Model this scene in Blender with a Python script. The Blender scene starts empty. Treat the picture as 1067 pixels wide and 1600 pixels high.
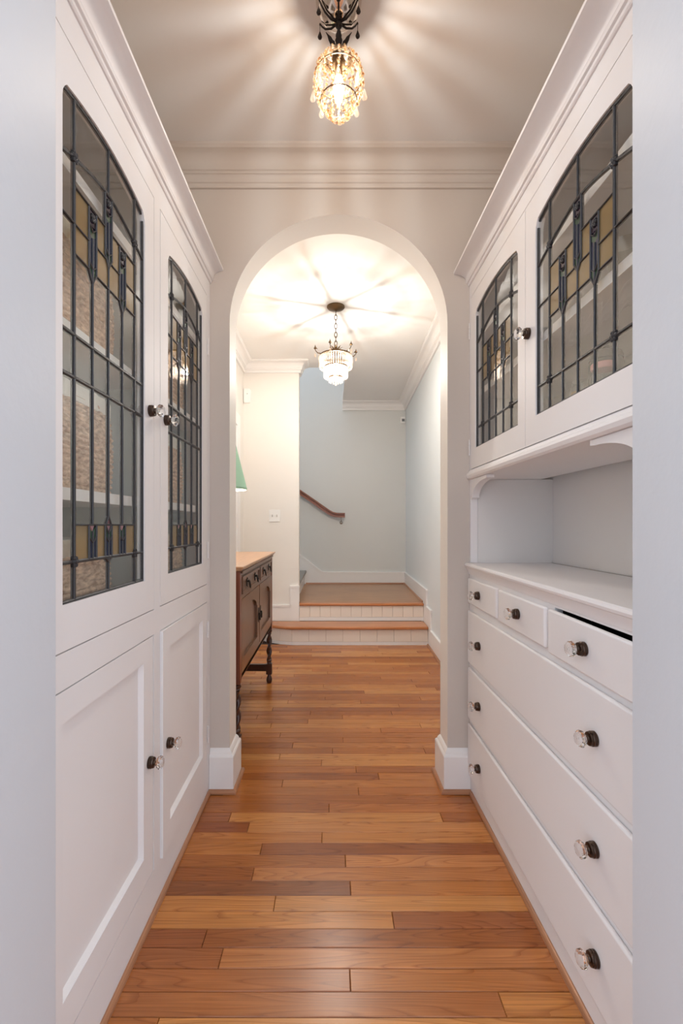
import bpy, bmesh, math, random
from mathutils import Vector, Matrix
from mathutils.geometry import tessellate_polygon

PI = math.pi
sc = bpy.context.scene
C = sc.collection

# ------------------------------------------------------------------ camera
F, VX, VY, H = 711.0, 518.0, 820.0, 1.14          # focal px, vanishing point, eye height
cam = bpy.data.cameras.new('camera')
cam.sensor_fit = 'HORIZONTAL'
cam.sensor_width = 24.0
cam.lens = F * 24.0 / 1067
cam.shift_x = (533.5 - VX) / 1067
cam.shift_y = (VY - 800) / 1067
cam.clip_start = 0.05
camo = bpy.data.objects.new('camera', cam)
camo.location = (0, 0, H)
camo.rotation_euler = (PI / 2, 0, 0)
C.objects.link(camo)
sc.camera = camo

# ------------------------------------------------------------------ world, light levels, exposure
world = bpy.data.worlds.new('daylight')
sc.world = world
world.use_nodes = True
wb = world.node_tree.nodes['Background']
wb.inputs['Color'].default_value = (0.82, 0.89, 1.0, 1)
wb.inputs['Strength'].default_value = 1.4
sc.view_settings.view_transform = 'Standard'
sc.view_settings.look = 'None'
sc.view_settings.gamma = 1
sc.view_settings.use_curve_mapping = False
sc.view_settings.exposure = 0.48
PENDANT_BULB = 950.0
HALL_BULB = 3900.0
LAMP_BULB = 120.0
try:
    sc.cycles.transparent_max_bounces = 32
    sc.cycles.max_bounces = 14
    sc.cycles.diffuse_bounces = 6
    sc.cycles.transmission_bounces = 10
    sc.cycles.sample_clamp_indirect = 6
except Exception:
    pass

# ------------------------------------------------------------------ helpers: mesh
WL = {}                                             # world location of every built object


class MB:
    def __init__(s):
        s.v = []
        s.f = []

    def add(s, vs, fs):
        n = len(s.v)
        s.v += [Vector(p) for p in vs]
        s.f += [tuple(i + n for i in f) for f in fs]
        return s

    def box(s, x0, x1, y0, y1, z0, z1):
        x0, x1 = min(x0, x1), max(x0, x1)
        y0, y1 = min(y0, y1), max(y0, y1)
        z0, z1 = min(z0, z1), max(z0, z1)
        return s.add([(x0, y0, z0), (x1, y0, z0), (x1, y1, z0), (x0, y1, z0),
                      (x0, y0, z1), (x1, y0, z1), (x1, y1, z1), (x0, y1, z1)],
                     [(0, 3, 2, 1), (4, 5, 6, 7), (0, 1, 5, 4), (1, 2, 6, 5), (2, 3, 7, 6), (3, 0, 4, 7)])

    def prism(s, poly, w0, w1, fn, holes=()):
        """flat outline (with holes) extruded from w0 to w1; fn(u, v, w) gives the place"""
        loops = [list(poly)] + [list(h) for h in holes]
        flat = [p for l in loops for p in l]
        n = len(flat)
        vs = [fn(u, v, w0) for u, v in flat] + [fn(u, v, w1) for u, v in flat]
        fs = []
        if holes:
            tri = tessellate_polygon([[Vector((u, v, 0)) for u, v in l] for l in loops])
            for a, b, c in tri:
                fs.append((a, b, c))
                fs.append((c + n, b + n, a + n))
        else:
            fs.append(tuple(range(n)))
            fs.append(tuple(reversed(range(n, 2 * n))))
        o = 0
        for l in loops:
            m = len(l)
            for i in range(m):
                a, b = o + i, o + (i + 1) % m
                fs.append((a, b, b + n, a + n))
            o += m
        return s.add(vs, fs)

    def lathe(s, prof, c=(0, 0, 0), seg=16, M=None):
        """prof: (r, z) rows turned about z at c; M maps local to place"""
        vs, fs = [], []
        for r, z in prof:
            for k in range(seg):
                a = 2 * PI * k / seg
                vs.append(Vector((r * math.cos(a), r * math.sin(a), z)))
        for i in range(len(prof) - 1):
            for k in range(seg):
                k2 = (k + 1) % seg
                fs.append((i * seg + k, i * seg + k2, (i + 1) * seg + k2, (i + 1) * seg + k))
        if prof[0][0] > 1e-6:
            fs.append(tuple(reversed(range(seg))))
        if prof[-1][0] > 1e-6:
            fs.append(tuple(range((len(prof) - 1) * seg, len(prof) * seg)))
        c = Vector(c)
        vs = [(M @ p if M else p) + c for p in vs]
        return s.add(vs, fs)

    def tube(s, pts, r, seg=8, closed=False):
        pts = [Vector(p) for p in pts]
        n = len(pts)
        rs = r if isinstance(r, (list, tuple)) else [r] * n
        vs, fs = [], []
        up = None
        for i, p in enumerate(pts):
            if closed:
                t = pts[(i + 1) % n] - pts[i - 1]
            else:
                t = pts[min(i + 1, n - 1)] - pts[max(i - 1, 0)]
            t.normalize()
            if up is None:
                up = t.orthogonal().normalized()
            else:
                up = (up - t * up.dot(t))
                up = up.normalized() if up.length > 1e-6 else t.orthogonal().normalized()
            b = t.cross(up)
            for k in range(seg):
                a = 2 * PI * k / seg
                vs.append(p + (up * math.cos(a) + b * math.sin(a)) * rs[i])
        m = n if closed else n - 1
        for i in range(m):
            j = (i + 1) % n
            for k in range(seg):
                k2 = (k + 1) % seg
                fs.append((i * seg + k, i * seg + k2, j * seg + k2, j * seg + k))
        if not closed:
            fs.append(tuple(reversed(range(seg))))
            fs.append(tuple(range((n - 1) * seg, n * seg)))
        return s.add(vs, fs)

    def ball(s, c, r, seg=8, rings=6, sz=1.0):
        prof = [(max(1e-7, r * math.sin(PI * i / rings)), -r * sz * math.cos(PI * i / rings)) for i in range(rings + 1)]
        prof[0] = (1e-4 * r, prof[0][1])
        prof[-1] = (1e-4 * r, prof[-1][1])
        return s.lathe(prof, c, seg)

    def sweep(s, path, prof, closed=False):
        """moulding outline (d, z) run along an XY path, d to the right of travel, corners mitred"""
        P = [Vector((p[0], p[1])) for p in path]
        n = len(P)
        vs, fs = [], []
        for i in range(n):
            ds = []
            if closed or i > 0:
                ds.append((P[i] - P[i - 1]).normalized())
            if closed or i < n - 1:
                ds.append((P[(i + 1) % n] - P[i]).normalized())
            ns = [Vector((d.y, -d.x)) for d in ds]
            if len(ns) == 2:
                m = ns[0] + ns[1]
                m = m / (1 + ns[0].dot(ns[1]))
            else:
                m = ns[0]
            for d, z in prof:
                q = P[i] + m * d
                vs.append((q.x, q.y, z))
        k = len(prof)
        for i in range(n if closed else n - 1):
            j = (i + 1) % n
            for a in range(k):
                b = (a + 1) % k
                fs.append((i * k + a, i * k + b, j * k + b, j * k + a))
        if not closed:
            fs.append(tuple(range(k)))
            fs.append(tuple(reversed(range((n - 1) * k, n * k))))
        return s.add(vs, fs)

    def build(s, name, mat, parent=None, origin=None, smooth=35, bevel=0.0, bseg=2, recalc=True):
        me = bpy.data.meshes.new(name)
        lo = Vector((min(p.x for p in s.v), min(p.y for p in s.v), min(p.z for p in s.v)))
        hi = Vector((max(p.x for p in s.v), max(p.y for p in s.v), max(p.z for p in s.v)))
        o = Vector(origin) if origin is not None else (lo + hi) / 2
        me.from_pydata([p - o for p in s.v], [], s.f)
        if recalc:
            bm = bmesh.new()
            bm.from_mesh(me)
            bmesh.ops.recalc_face_normals(bm, faces=bm.faces)
            bm.to_mesh(me)
            bm.free()
        me.materials.append(mat)
        if smooth:
            me.shade_smooth()
            me.set_sharp_from_angle(angle=math.radians(smooth))
        ob = bpy.data.objects.new(name, me)
        link(ob, o, parent)
        if bevel:
            m = ob.modifiers.new('soft_edge', 'BEVEL')
            m.width = bevel
            m.segments = bseg
            m.limit_method = 'ANGLE'
            m.angle_limit = math.radians(40)
        return ob


def link(ob, wloc, parent=None):
    C.objects.link(ob)
    wloc = Vector(wloc)
    WL[ob.name] = wloc
    if parent:
        ob.parent = parent
        ob.location = wloc - WL[parent.name]
    else:
        ob.location = wloc
    return ob


def thing(name, label, cat, loc, group=None):
    o = bpy.data.objects.new(name, None)
    o.empty_display_size = 0.05
    link(o, loc)
    o['label'] = label
    o['category'] = cat
    if group:
        o['group'] = group
    return o


def struct(mb, name, mat, parent=None, **k):
    o = mb.build(name, mat, parent, **k)
    if parent is None:
        o['kind'] = 'structure'
    return o


def copy_thing(root, loc, label):
    r = root.copy()
    C.objects.link(r)
    r.location = loc
    WL[r.name] = Vector(loc)
    r['label'] = label
    for ch in list(root.children):
        c = ch.copy()
        C.objects.link(c)
        c.parent = r
        for g in list(ch.children):
            d = g.copy()
            C.objects.link(d)
            d.parent = c
    return r


XYZ = lambda u, v, w: (u, v, w)
def on_y(y):            # u = x, v = z, w = depth towards the eye from plane y
    return lambda u, v, w: (u, y - w, v)


def rect(a, b, c, d):
    return [(a, c), (b, c), (b, d), (a, d)]


# ------------------------------------------------------------------ helpers: materials
def srgb(r, g, b):
    f = lambda c: (c / 255 / 12.92) if c / 255 <= 0.04045 else ((c / 255 + 0.055) / 1.055) ** 2.4
    return (f(r), f(g), f(b), 1)


def new_mat(name):
    m = bpy.data.materials.new(name)
    m.use_nodes = True
    nt = m.node_tree
    return m, nt, nt.nodes['Principled BSDF'], nt.nodes['Material Output']


def paint(name, col, rough=0.45, bump=0.05, scale=60, spec=0.4):
    m, nt, p, out = new_mat(name)
    tc = nt.nodes.new('ShaderNodeTexCoord')
    nz = nt.nodes.new('ShaderNodeTexNoise')
    nz.inputs['Scale'].default_value = scale
    nz.inputs['Detail'].default_value = 3
    nt.links.new(tc.outputs['Object'], nz.inputs['Vector'])
    bp = nt.nodes.new('ShaderNodeBump')
    bp.inputs['Strength'].default_value = bump
    bp.inputs['Distance'].default_value = 0.004
    nt.links.new(nz.outputs['Fac'], bp.inputs['Height'])
    nt.links.new(bp.outputs['Normal'], p.inputs['Normal'])
    mx = nt.nodes.new('ShaderNodeMix')
    mx.data_type = 'RGBA'
    n2 = nt.nodes.new('ShaderNodeTexNoise')
    n2.inputs['Scale'].default_value = 2.5
    nt.links.new(tc.outputs['Object'], n2.inputs['Vector'])
    nt.links.new(n2.outputs['Fac'], mx.inputs['Factor'])
    mx.inputs['A'].default_value = tuple(c * 0.97 for c in col[:3]) + (1,)
    mx.inputs['B'].default_value = tuple(min(1, c * 1.02) for c in col[:3]) + (1,)
    nt.links.new(mx.outputs['Result'], p.inputs['Base Color'])
    p.inputs['Roughness'].default_value = rough
    p.inputs['Specular IOR Level'].default_value = spec
    return m


def metal(name, col, rough=0.35, metallic=1.0):
    m, nt, p, out = new_mat(name)
    tc = nt.nodes.new('ShaderNodeTexCoord')
    nz = nt.nodes.new('ShaderNodeTexNoise')
    nz.inputs['Scale'].default_value = 90
    nt.links.new(tc.outputs['Object'], nz.inputs['Vector'])
    mr = nt.nodes.new('ShaderNodeMapRange')
    mr.inputs['To Min'].default_value = max(0.02, rough - 0.1)
    mr.inputs['To Max'].default_value = rough + 0.12
    nt.links.new(nz.outputs['Fac'], mr.inputs['Value'])
    nt.links.new(mr.outputs['Result'], p.inputs['Roughness'])
    p.inputs['Base Color'].default_value = col
    p.inputs['Metallic'].default_value = metallic
    return m


def thin_glass(name, tint, haze=0.0, hazecol=(0.8, 0.8, 0.8, 1), gloss=1.0, ior=1.45):
    """a pane that light passes straight through, tinted, with a real surface reflection"""
    m, nt, p, out = new_mat(name)
    nt.nodes.remove(p)
    tr = nt.nodes.new('ShaderNodeBsdfTransparent')
    tr.inputs['Color'].default_value = tint
    gl = nt.nodes.new('ShaderNodeBsdfGlossy')
    gl.inputs['Roughness'].default_value = 0.02
    gl.inputs['Color'].default_value = (gloss, gloss, gloss, 1)
    fr = nt.nodes.new('ShaderNodeFresnel')
    fr.inputs['IOR'].default_value = ior
    tc = nt.nodes.new('ShaderNodeTexCoord')
    nz = nt.nodes.new('ShaderNodeTexNoise')
    nz.inputs['Scale'].default_value = 14
    nt.links.new(tc.outputs['Object'], nz.inputs['Vector'])
    bp = nt.nodes.new('ShaderNodeBump')
    bp.inputs['Strength'].default_value = 0.04
    bp.inputs['Distance'].default_value = 0.01
    nt.links.new(nz.outputs['Fac'], bp.inputs['Height'])
    nt.links.new(bp.outputs['Normal'], gl.inputs['Normal'])
    base = tr
    if haze:
        tl = nt.nodes.new('ShaderNodeBsdfTranslucent')
        tl.inputs['Color'].default_value = hazecol
        df = nt.nodes.new('ShaderNodeBsdfDiffuse')
        df.inputs['Color'].default_value = hazecol
        ad = nt.nodes.new('ShaderNodeMixShader')
        ad.inputs[0].default_value = 0.5
        nt.links.new(tl.outputs[0], ad.inputs[1])
        nt.links.new(df.outputs[0], ad.inputs[2])
        mx = nt.nodes.new('ShaderNodeMixShader')
        mx.inputs[0].default_value = haze
        nt.links.new(tr.outputs[0], mx.inputs[1])
        nt.links.new(ad.outputs[0], mx.inputs[2])
        base = mx
    mx = nt.nodes.new('ShaderNodeMixShader')
    geo = nt.nodes.new('ShaderNodeNewGeometry')       # a thin sheet reflects at its outer face; the inner face just passes the ray on
    inv = nt.nodes.new('ShaderNodeMath')
    inv.operation = 'SUBTRACT'
    inv.inputs[0].default_value = 1.0
    nt.links.new(geo.outputs['Backfacing'], inv.inputs[1])
    ff = nt.nodes.new('ShaderNodeMath')
    ff.operation = 'MULTIPLY'
    nt.links.new(fr.outputs[0], ff.inputs[0])
    nt.links.new(inv.outputs[0], ff.inputs[1])
    nt.links.new(ff.outputs[0], mx.inputs[0])
    nt.links.new(base.outputs[0], mx.inputs[1])
    nt.links.new(gl.outputs[0], mx.inputs[2])
    nt.links.new(mx.outputs[0], out.inputs['Surface'])
    return m


def crystal(name, tint=(0.95, 0.95, 0.95, 1)):
    m, nt, p, out = new_mat(name)
    p.inputs['Base Color'].default_value = tint
    p.inputs['Transmission Weight'].default_value = 1.0
    p.inputs['Roughness'].default_value = 0.02
    p.inputs['IOR'].default_value = 1.5
    return m


def glow(name, col, strength):
    m, nt, p, out = new_mat(name)
    p.inputs['Base Color'].default_value = (1, 1, 1, 1)
    p.inputs['Emission Color'].default_value = col
    p.inputs['Emission Strength'].default_value = strength
    return m


def wood(name, base, rough=0.3, per_object=True, along='X', coat=0.25, contrast=1.0, ring=9.0):
    """oak: figure lines are contours of a stretched noise; tint from the object's own colour"""
    m, nt, p, out = new_mat(name)
    N, L = nt.nodes.new, nt.links.new
    tc = N('ShaderNodeTexCoord')
    oi = N('ShaderNodeObjectInfo')
    sc_ = N('ShaderNodeVectorMath')
    sc_.operation = 'MULTIPLY'
    sc_.inputs[1].default_value = {'X': (0.65, 9.0, 9.0), 'Y': (9.0, 0.65, 9.0), 'Z': (9.0, 9.0, 0.65)}[along]
    L(tc.outputs['Object'], sc_.inputs[0])
    off = N('ShaderNodeMath')
    off.operation = 'MULTIPLY'
    off.inputs[1].default_value = 137.0
    L(oi.outputs['Random'], off.inputs[0])
    addv = N('ShaderNodeVectorMath')
    addv.operation = 'ADD'
    L(sc_.outputs[0], addv.inputs[0])
    L(off.outputs[0], addv.inputs[1])
    n1 = N('ShaderNodeTexNoise')                      # broad figure
    n1.inputs['Scale'].default_value = 1.5
    n1.inputs['Detail'].default_value = 1.0
    L(addv.outputs[0], n1.inputs['Vector'])
    mu = N('ShaderNodeMath')
    mu.operation = 'MULTIPLY'
    mu.inputs[1].default_value = ring
    L(n1.outputs['Fac'], mu.inputs[0])
    fr = N('ShaderNodeMath')
    fr.operation = 'FRACT'
    L(mu.outputs[0], fr.inputs[0])
    rp = N('ShaderNodeValToRGB')
    rp.color_ramp.elements[0].position = 0.0
    rp.color_ramp.elements[0].color = (0.66, 0.56, 0.46, 1)
    rp.color_ramp.elements[1].position = 1.0
    rp.color_ramp.elements[1].color = (0.86, 0.82, 0.78, 1)
    e = rp.color_ramp.elements.new(0.22)
    e.color = (1.0, 1.0, 1.0, 1)
    L(fr.outputs[0], rp.inputs['Fac'])
    s2 = N('ShaderNodeVectorMath')                    # fine pores along the board
    s2.operation = 'MULTIPLY'
    s2.inputs[1].default_value = {'X': (1.0, 12.0, 12.0), 'Y': (12.0, 1.0, 12.0), 'Z': (12.0, 12.0, 1.0)}[along]
    L(addv.outputs[0], s2.inputs[0])
    n2 = N('ShaderNodeTexNoise')
    n2.inputs['Scale'].default_value = 5
    n2.inputs['Detail'].default_value = 4
    L(s2.outputs[0], n2.inputs['Vector'])
    r2 = N('ShaderNodeMapRange')
    r2.inputs['From Min'].default_value = 0.3
    r2.inputs['From Max'].default_value = 0.7
    r2.inputs['To Min'].default_value = 0.70
    r2.inputs['To Max'].default_value = 1.16
    L(n2.outputs['Fac'], r2.inputs['Value'])
    n3 = N('ShaderNodeTexNoise')                      # old wear and darkening in blotches
    n3.inputs['Scale'].default_value = 2.3
    n3.inputs['Detail'].default_value = 3
    L(tc.outputs['Object'], n3.inputs['Vector'])
    r3 = N('ShaderNodeMapRange')
    r3.inputs['From Min'].default_value = 0.3
    r3.inputs['From Max'].default_value = 0.7
    r3.inputs['To Min'].default_value = 0.86
    r3.inputs['To Max'].default_value = 1.08
    L(n3.outputs['Fac'], r3.inputs['Value'])
    mm = N('ShaderNodeMath')
    mm.operation = 'MULTIPLY'
    L(r2.outputs[0], mm.inputs[0])
    L(r3.outputs[0], mm.inputs[1])
    figure = N('ShaderNodeMix')
    figure.data_type = 'RGBA'
    figure.blend_type = 'MIX'
    figure.inputs['Factor'].default_value = contrast
    figure.inputs['A'].default_value = (1, 1, 1, 1)
    L(rp.outputs['Color'], figure.inputs['B'])
    tint = N('ShaderNodeMix')
    tint.data_type = 'RGBA'
    tint.blend_type = 'MULTIPLY'
    tint.inputs['Factor'].default_value = 1
    L(figure.outputs['Result'], tint.inputs['A'])
    if per_object:
        L(oi.outputs['Color'], tint.inputs['B'])
    else:
        tint.inputs['B'].default_value = base
    fin = N('ShaderNodeMix')
    fin.data_type = 'RGBA'
    fin.blend_type = 'MULTIPLY'
    fin.inputs['Factor'].default_value = 1
    L(tint.outputs['Result'], fin.inputs['A'])
    L(mm.outputs[0], fin.inputs['B'])
    L(fin.outputs['Result'], p.inputs['Base Color'])
    bp = N('ShaderNodeBump')
    bp.inputs['Strength'].default_value = 0.08
    bp.inputs['Distance'].default_value = 0.002
    L(n2.outputs['Fac'], bp.inputs['Height'])
    L(bp.outputs['Normal'], p.inputs['Normal'])
    p.inputs['Roughness'].default_value = rough
    p.inputs['Coat Weight'].default_value = coat
    p.inputs['Coat Roughness'].default_value = 0.22
    return m


M = {}
M['wall'] = paint('pantry_wall_paint', srgb(205, 196, 187), 0.55, 0.12, 40)
M['ceil'] = paint('ceiling_paint', srgb(222, 219, 216), 0.6, 0.10, 30)
M['cab'] = paint('cabinet_enamel', srgb(237, 235, 235), 0.55, 0.03, 90)
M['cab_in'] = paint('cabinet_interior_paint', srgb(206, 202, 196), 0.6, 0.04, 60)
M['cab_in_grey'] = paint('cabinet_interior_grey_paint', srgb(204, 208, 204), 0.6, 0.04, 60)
M['niche'] = paint('niche_paint', srgb(228, 226, 224), 0.5, 0.04, 60)
M['jamb'] = paint('jamb_paint', srgb(204, 207, 211), 0.45, 0.18, 35)
M['hall'] = paint('hall_wall_paint', srgb(234, 230, 224), 0.55, 0.08, 40)
M['hallceil'] = paint('hall_ceiling_paint', srgb(238, 236, 233), 0.6, 0.06, 30)
M['stair_wall'] = paint('stair_wall_paint', srgb(217, 218, 215), 0.55, 0.06, 40)
M['daylit_wall'] = paint('daylit_side_wall_paint', srgb(224, 230, 232), 0.55, 0.06, 40)  # lighter, bluer stair wall colour: cool daylight is put into the paint
M['trim'] = paint('trim_enamel', srgb(238, 236, 234), 0.35, 0.02, 60)
M['oak'] = wood('oak_floor_planks', (0.5, 0.25, 0.1, 1), 0.26, ring=19.0, coat=0.08)
M['oak_tread'] = wood('oak_tread', srgb(196, 128, 78), 0.32, per_object=False, contrast=0.5)
M['oak_land'] = wood('worn_oak_landing', srgb(178, 132, 92), 0.35, per_object=False, contrast=0.5)
M['shoe'] = wood('oak_shoe_moulding', srgb(178, 124, 88), 0.4, per_object=False, contrast=0.3)
M['shoe_y'] = wood('oak_shoe_moulding_long', srgb(178, 124, 88), 0.4, per_object=False, along='Y', contrast=0.3)
M['subfloor'] = paint('dark_joint', srgb(60, 34, 20), 0.8)
M['walnut'] = wood('dark_oak_sideboard', srgb(112, 76, 50), 0.35, per_object=False, along='Z', contrast=0.5)
M['walnut_dark'] = wood('dark_turned_oak', srgb(70, 38, 26), 0.32, per_object=False, along='Z', contrast=0.4)
M['walnut_top'] = wood('pale_oak_top', srgb(186, 142, 106), 0.28, per_object=False, along='Y', contrast=0.4)  # paler than the front and legs
M['walnut_side'] = wood('reddish_oak_side', srgb(126, 64, 38), 0.35, per_object=False, along='Z', contrast=0.6)
M['rail'] = wood('red_brown_handrail', srgb(142, 84, 60), 0.3, per_object=False, contrast=0.4)
M['lead'] = metal('lead_came', srgb(72, 72, 74), 0.5, 0.6)
M['bronze'] = metal('dark_bronze', srgb(84, 70, 62), 0.3)
M['antique'] = metal('antique_brass', srgb(104, 84, 62), 0.42)
M['iron'] = metal('black_iron', srgb(42, 34, 29), 0.5, 0.5)
M['steel'] = metal('nickel', srgb(190, 188, 184), 0.25)
M['mirror'] = metal('mercury_glass', srgb(215, 205, 196), 0.10)
M['clear'] = thin_glass('clear_pane', (0.96, 0.965, 0.95, 1), ior=1.75)
M['amber'] = thin_glass('amber_pane', srgb(236, 222, 184), 0.45, srgb(200, 174, 122))
M['purple'] = thin_glass('purple_pane', srgb(120, 100, 130), 0.6, srgb(70, 56, 84))
M['blue'] = thin_glass('blue_pane', srgb(120, 130, 165), 0.6, srgb(78, 88, 122))
M['green'] = thin_glass('green_pane', srgb(120, 160, 135), 0.6, srgb(84, 122, 100))
M['pink'] = thin_glass('pink_pane', srgb(240, 200, 205), 0.7, srgb(226, 178, 186))
M['crystal'] = crystal('crystal_knob')
M['bead'] = thin_glass('amber_crystal_bead', srgb(244, 218, 176), 0.075, srgb(240, 212, 172))
def speckle_beads(m):
    nt = m.node_tree
    tc = nt.nodes.new('ShaderNodeTexCoord')
    vo = nt.nodes.new('ShaderNodeTexNoise')
    vo.inputs['Scale'].default_value = 110
    nt.links.new(tc.outputs['Object'], vo.inputs['Vector'])
    rp = nt.nodes.new('ShaderNodeValToRGB')
    rp.color_ramp.interpolation = 'CONSTANT'
    rp.color_ramp.elements[0].color = srgb(176, 132, 92)
    rp.color_ramp.elements[1].position = 0.40
    rp.color_ramp.elements[1].color = srgb(234, 202, 156)
    for p_, c_ in ((0.46, srgb(248, 234, 212)), (0.53, srgb(252, 249, 244)), (0.62, srgb(214, 176, 134))):
        e = rp.color_ramp.elements.new(p_)
        e.color = c_
    nt.links.new(vo.outputs['Fac'], rp.inputs['Fac'])
    for n in nt.nodes:
        if n.type in ('BSDF_TRANSPARENT', 'BSDF_TRANSLUCENT', 'BSDF_DIFFUSE'):
            nt.links.new(rp.outputs['Color'], n.inputs['Color'])
speckle_beads(M['bead'])
M['bead_clear'] = thin_glass('clear_crystal_drop', srgb(244, 236, 228), 0.07, srgb(250, 240, 232))
M['bead_smoke'] = thin_glass('smoked_crystal_drop', srgb(96, 80, 70), 0.3, srgb(70, 56, 48))
M['bulb_glass'] = thin_glass('bulb_glass', (0.98, 0.97, 0.95, 1), 0.12, (0.95, 0.93, 0.90, 1))
M['bulb_warm'] = glow('warm_bulb', (1.0, 0.95, 0.89, 1), PENDANT_BULB)
M['bulb_hall'] = glow('hall_bulb', (1.0, 0.97, 0.93, 1), HALL_BULB)
M['bulb_lamp'] = glow('lamp_bulb', (1.0, 0.86, 0.68, 1), LAMP_BULB)
M['plastic'] = paint('white_plastic', srgb(240, 240, 238), 0.3, 0.0)
M['toggle'] = paint('toggle_plastic', srgb(196, 192, 186), 0.4, 0.0)
M['grey_plastic'] = paint('grey_plastic', srgb(120, 120, 122), 0.4, 0.0)
M['carpet'] = paint('grey_stair_carpet', srgb(150, 146, 140), 0.95, 0.6, 300)
M['tile'] = paint('glazed_white_tile', srgb(236, 226, 214), 0.2, 0.02, 30)
M['grout'] = paint('tile_grout', srgb(196, 180, 164), 0.8)
M['liner'] = paint('cream_liner_cloth', srgb(232, 230, 222), 0.9, 0.3, 200)
M['shade_green'] = paint('green_shade_cloth', srgb(150, 190, 166), 0.8, 0.3, 200)
M['shade_white'] = paint('white_shade_lining', srgb(240, 238, 230), 0.8, 0.0)
M['ceramic'] = paint('cream_ceramic', srgb(226, 220, 206), 0.25, 0.02)
M['pink_lid'] = paint('pink_lid', srgb(222, 160, 156), 0.45, 0.02)
M['jar_fill'] = paint('sandy_filling', srgb(214, 178, 132), 0.9, 0.5, 150)
M['grey_jar'] = paint('grey_stoneware', srgb(92, 91, 87), 0.4, 0.05)
M['jar_glass'] = thin_glass('jar_glass', (0.92, 0.93, 0.91, 1), 0.06)


def seagrass():
    m, nt, p, out = new_mat('woven_seagrass')
    tc = nt.nodes.new('ShaderNodeTexCoord')
    mp = nt.nodes.new('ShaderNodeMapping')
    mp.inputs['Scale'].default_value = (48, 48, 110)
    nt.links.new(tc.outputs['Object'], mp.inputs['Vector'])
    nz = nt.nodes.new('ShaderNodeTexNoise')
    nz.inputs['Scale'].default_value = 1.0
    nz.inputs['Detail'].default_value = 3
    nt.links.new(mp.outputs[0], nz.inputs['Vector'])
    rp = nt.nodes.new('ShaderNodeValToRGB')
    rp.color_ramp.elements[0].position = 0.3
    rp.color_ramp.elements[0].color = srgb(158, 122, 96)
    rp.color_ramp.elements[1].position = 0.7
    rp.color_ramp.elements[1].color = srgb(236, 206, 178)
    nt.links.new(nz.outputs['Fac'], rp.inputs['Fac'])
    nt.links.new(rp.outputs['Color'], p.inputs['Base Color'])
    p.inputs['Roughness'].default_value = 0.85
    return m


M['seagrass'] = seagrass()

# ------------------------------------------------------------------ main measures
ZC = 2.705                       # pantry ceiling
ZH = 2.77                        # hall ceiling
YN0, YN1 = 0.605, 0.735          # near arch wall
YA0, YA1 = 1.955, 2.085          # far arch wall
XL, XR = -0.522, 0.592           # cabinet faces
WLX, WRX = -0.875, 0.958         # pantry side walls
HLX = -0.885                     # hall left wall
YW0, YW1 = 4.572, 4.69           # wall between hall and stairs
XWE = -0.328                     # its free end
YB = 6.06                        # stair back wall
S1, S2 = 0.178, 0.356            # step heights
XO = 0.145                       # edge of the stair well opening
hrx = lambda y: 0.93 + (y - 4.3) * 0.0324        # hall right wall, slightly out of parallel

# ------------------------------------------------------------------ structure: floor with planks
mb = MB()
mb.box(-3.0, 3.0, -2.6, 4.60, -0.16, -0.016)
floor = struct(mb, 'floor', M['subfloor'])

rnd = random.Random(11)
TONES = [(184, 112, 50), (194, 122, 58), (174, 102, 42), (204, 134, 68), (164, 94, 40), (188, 114, 52), (210, 142, 76), (178, 106, 46)]


def plank(parent, x0, x1, y0, y1, tone, top=0.0, name='plank'):
    g, c = 0.0007, 0.0014
    t = top + rnd.uniform(-0.0003, 0.0003)
    b = top - 0.017
    x0 += g; x1 -= g; y0 += g; y1 -= g
    vs = [(x0, y0, b), (x1, y0, b), (x1, y1, b), (x0, y1, b),
          (x0, y0, t - c), (x1, y0, t - c), (x1, y1, t - c), (x0, y1, t - c),
          (x0 + c, y0 + c, t), (x1 - c, y0 + c, t), (x1 - c, y1 - c, t), (x0 + c, y1 - c, t)]
    fs = [(0, 3, 2, 1), (8, 9, 10, 11)]
    for i in range(4):
        j = (i + 1) % 4
        fs += [(i, j, j + 4, i + 4), (i + 4, j + 4, j + 8, i + 8)]
    m = MB()
    m.add(vs, fs)
    o = m.build(name, M['oak'], parent, smooth=0, recalc=False)
    o.color = srgb(*tone)
    return o


def tone_of(k, i):
    t = rnd.choice(TONES)
    fixed = {(9, 1): (160, 94, 52), (6, 0): (150, 90, 54), (12, 0): (164, 98, 56), (12, 1): (208, 142, 86), (11, 0): (156, 88, 48),
             (11, 1): (206, 140, 88), (8, 1): (206, 138, 92), (7, 1): (196, 128, 80), (3, 0): (158, 90, 46), (2, 0): (168, 100, 56),
             (2, 1): (194, 126, 78), (0, 0): (178, 110, 66), (1, 0): (178, 108, 62), (1, 1): (190, 120, 70), (4, 1): (166, 98, 56)}
    f = fixed.get((k, i), t)
    return (f[0], round(f[1] * 0.98), round(f[2] * 0.84)) if (k, i) in fixed else f


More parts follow.
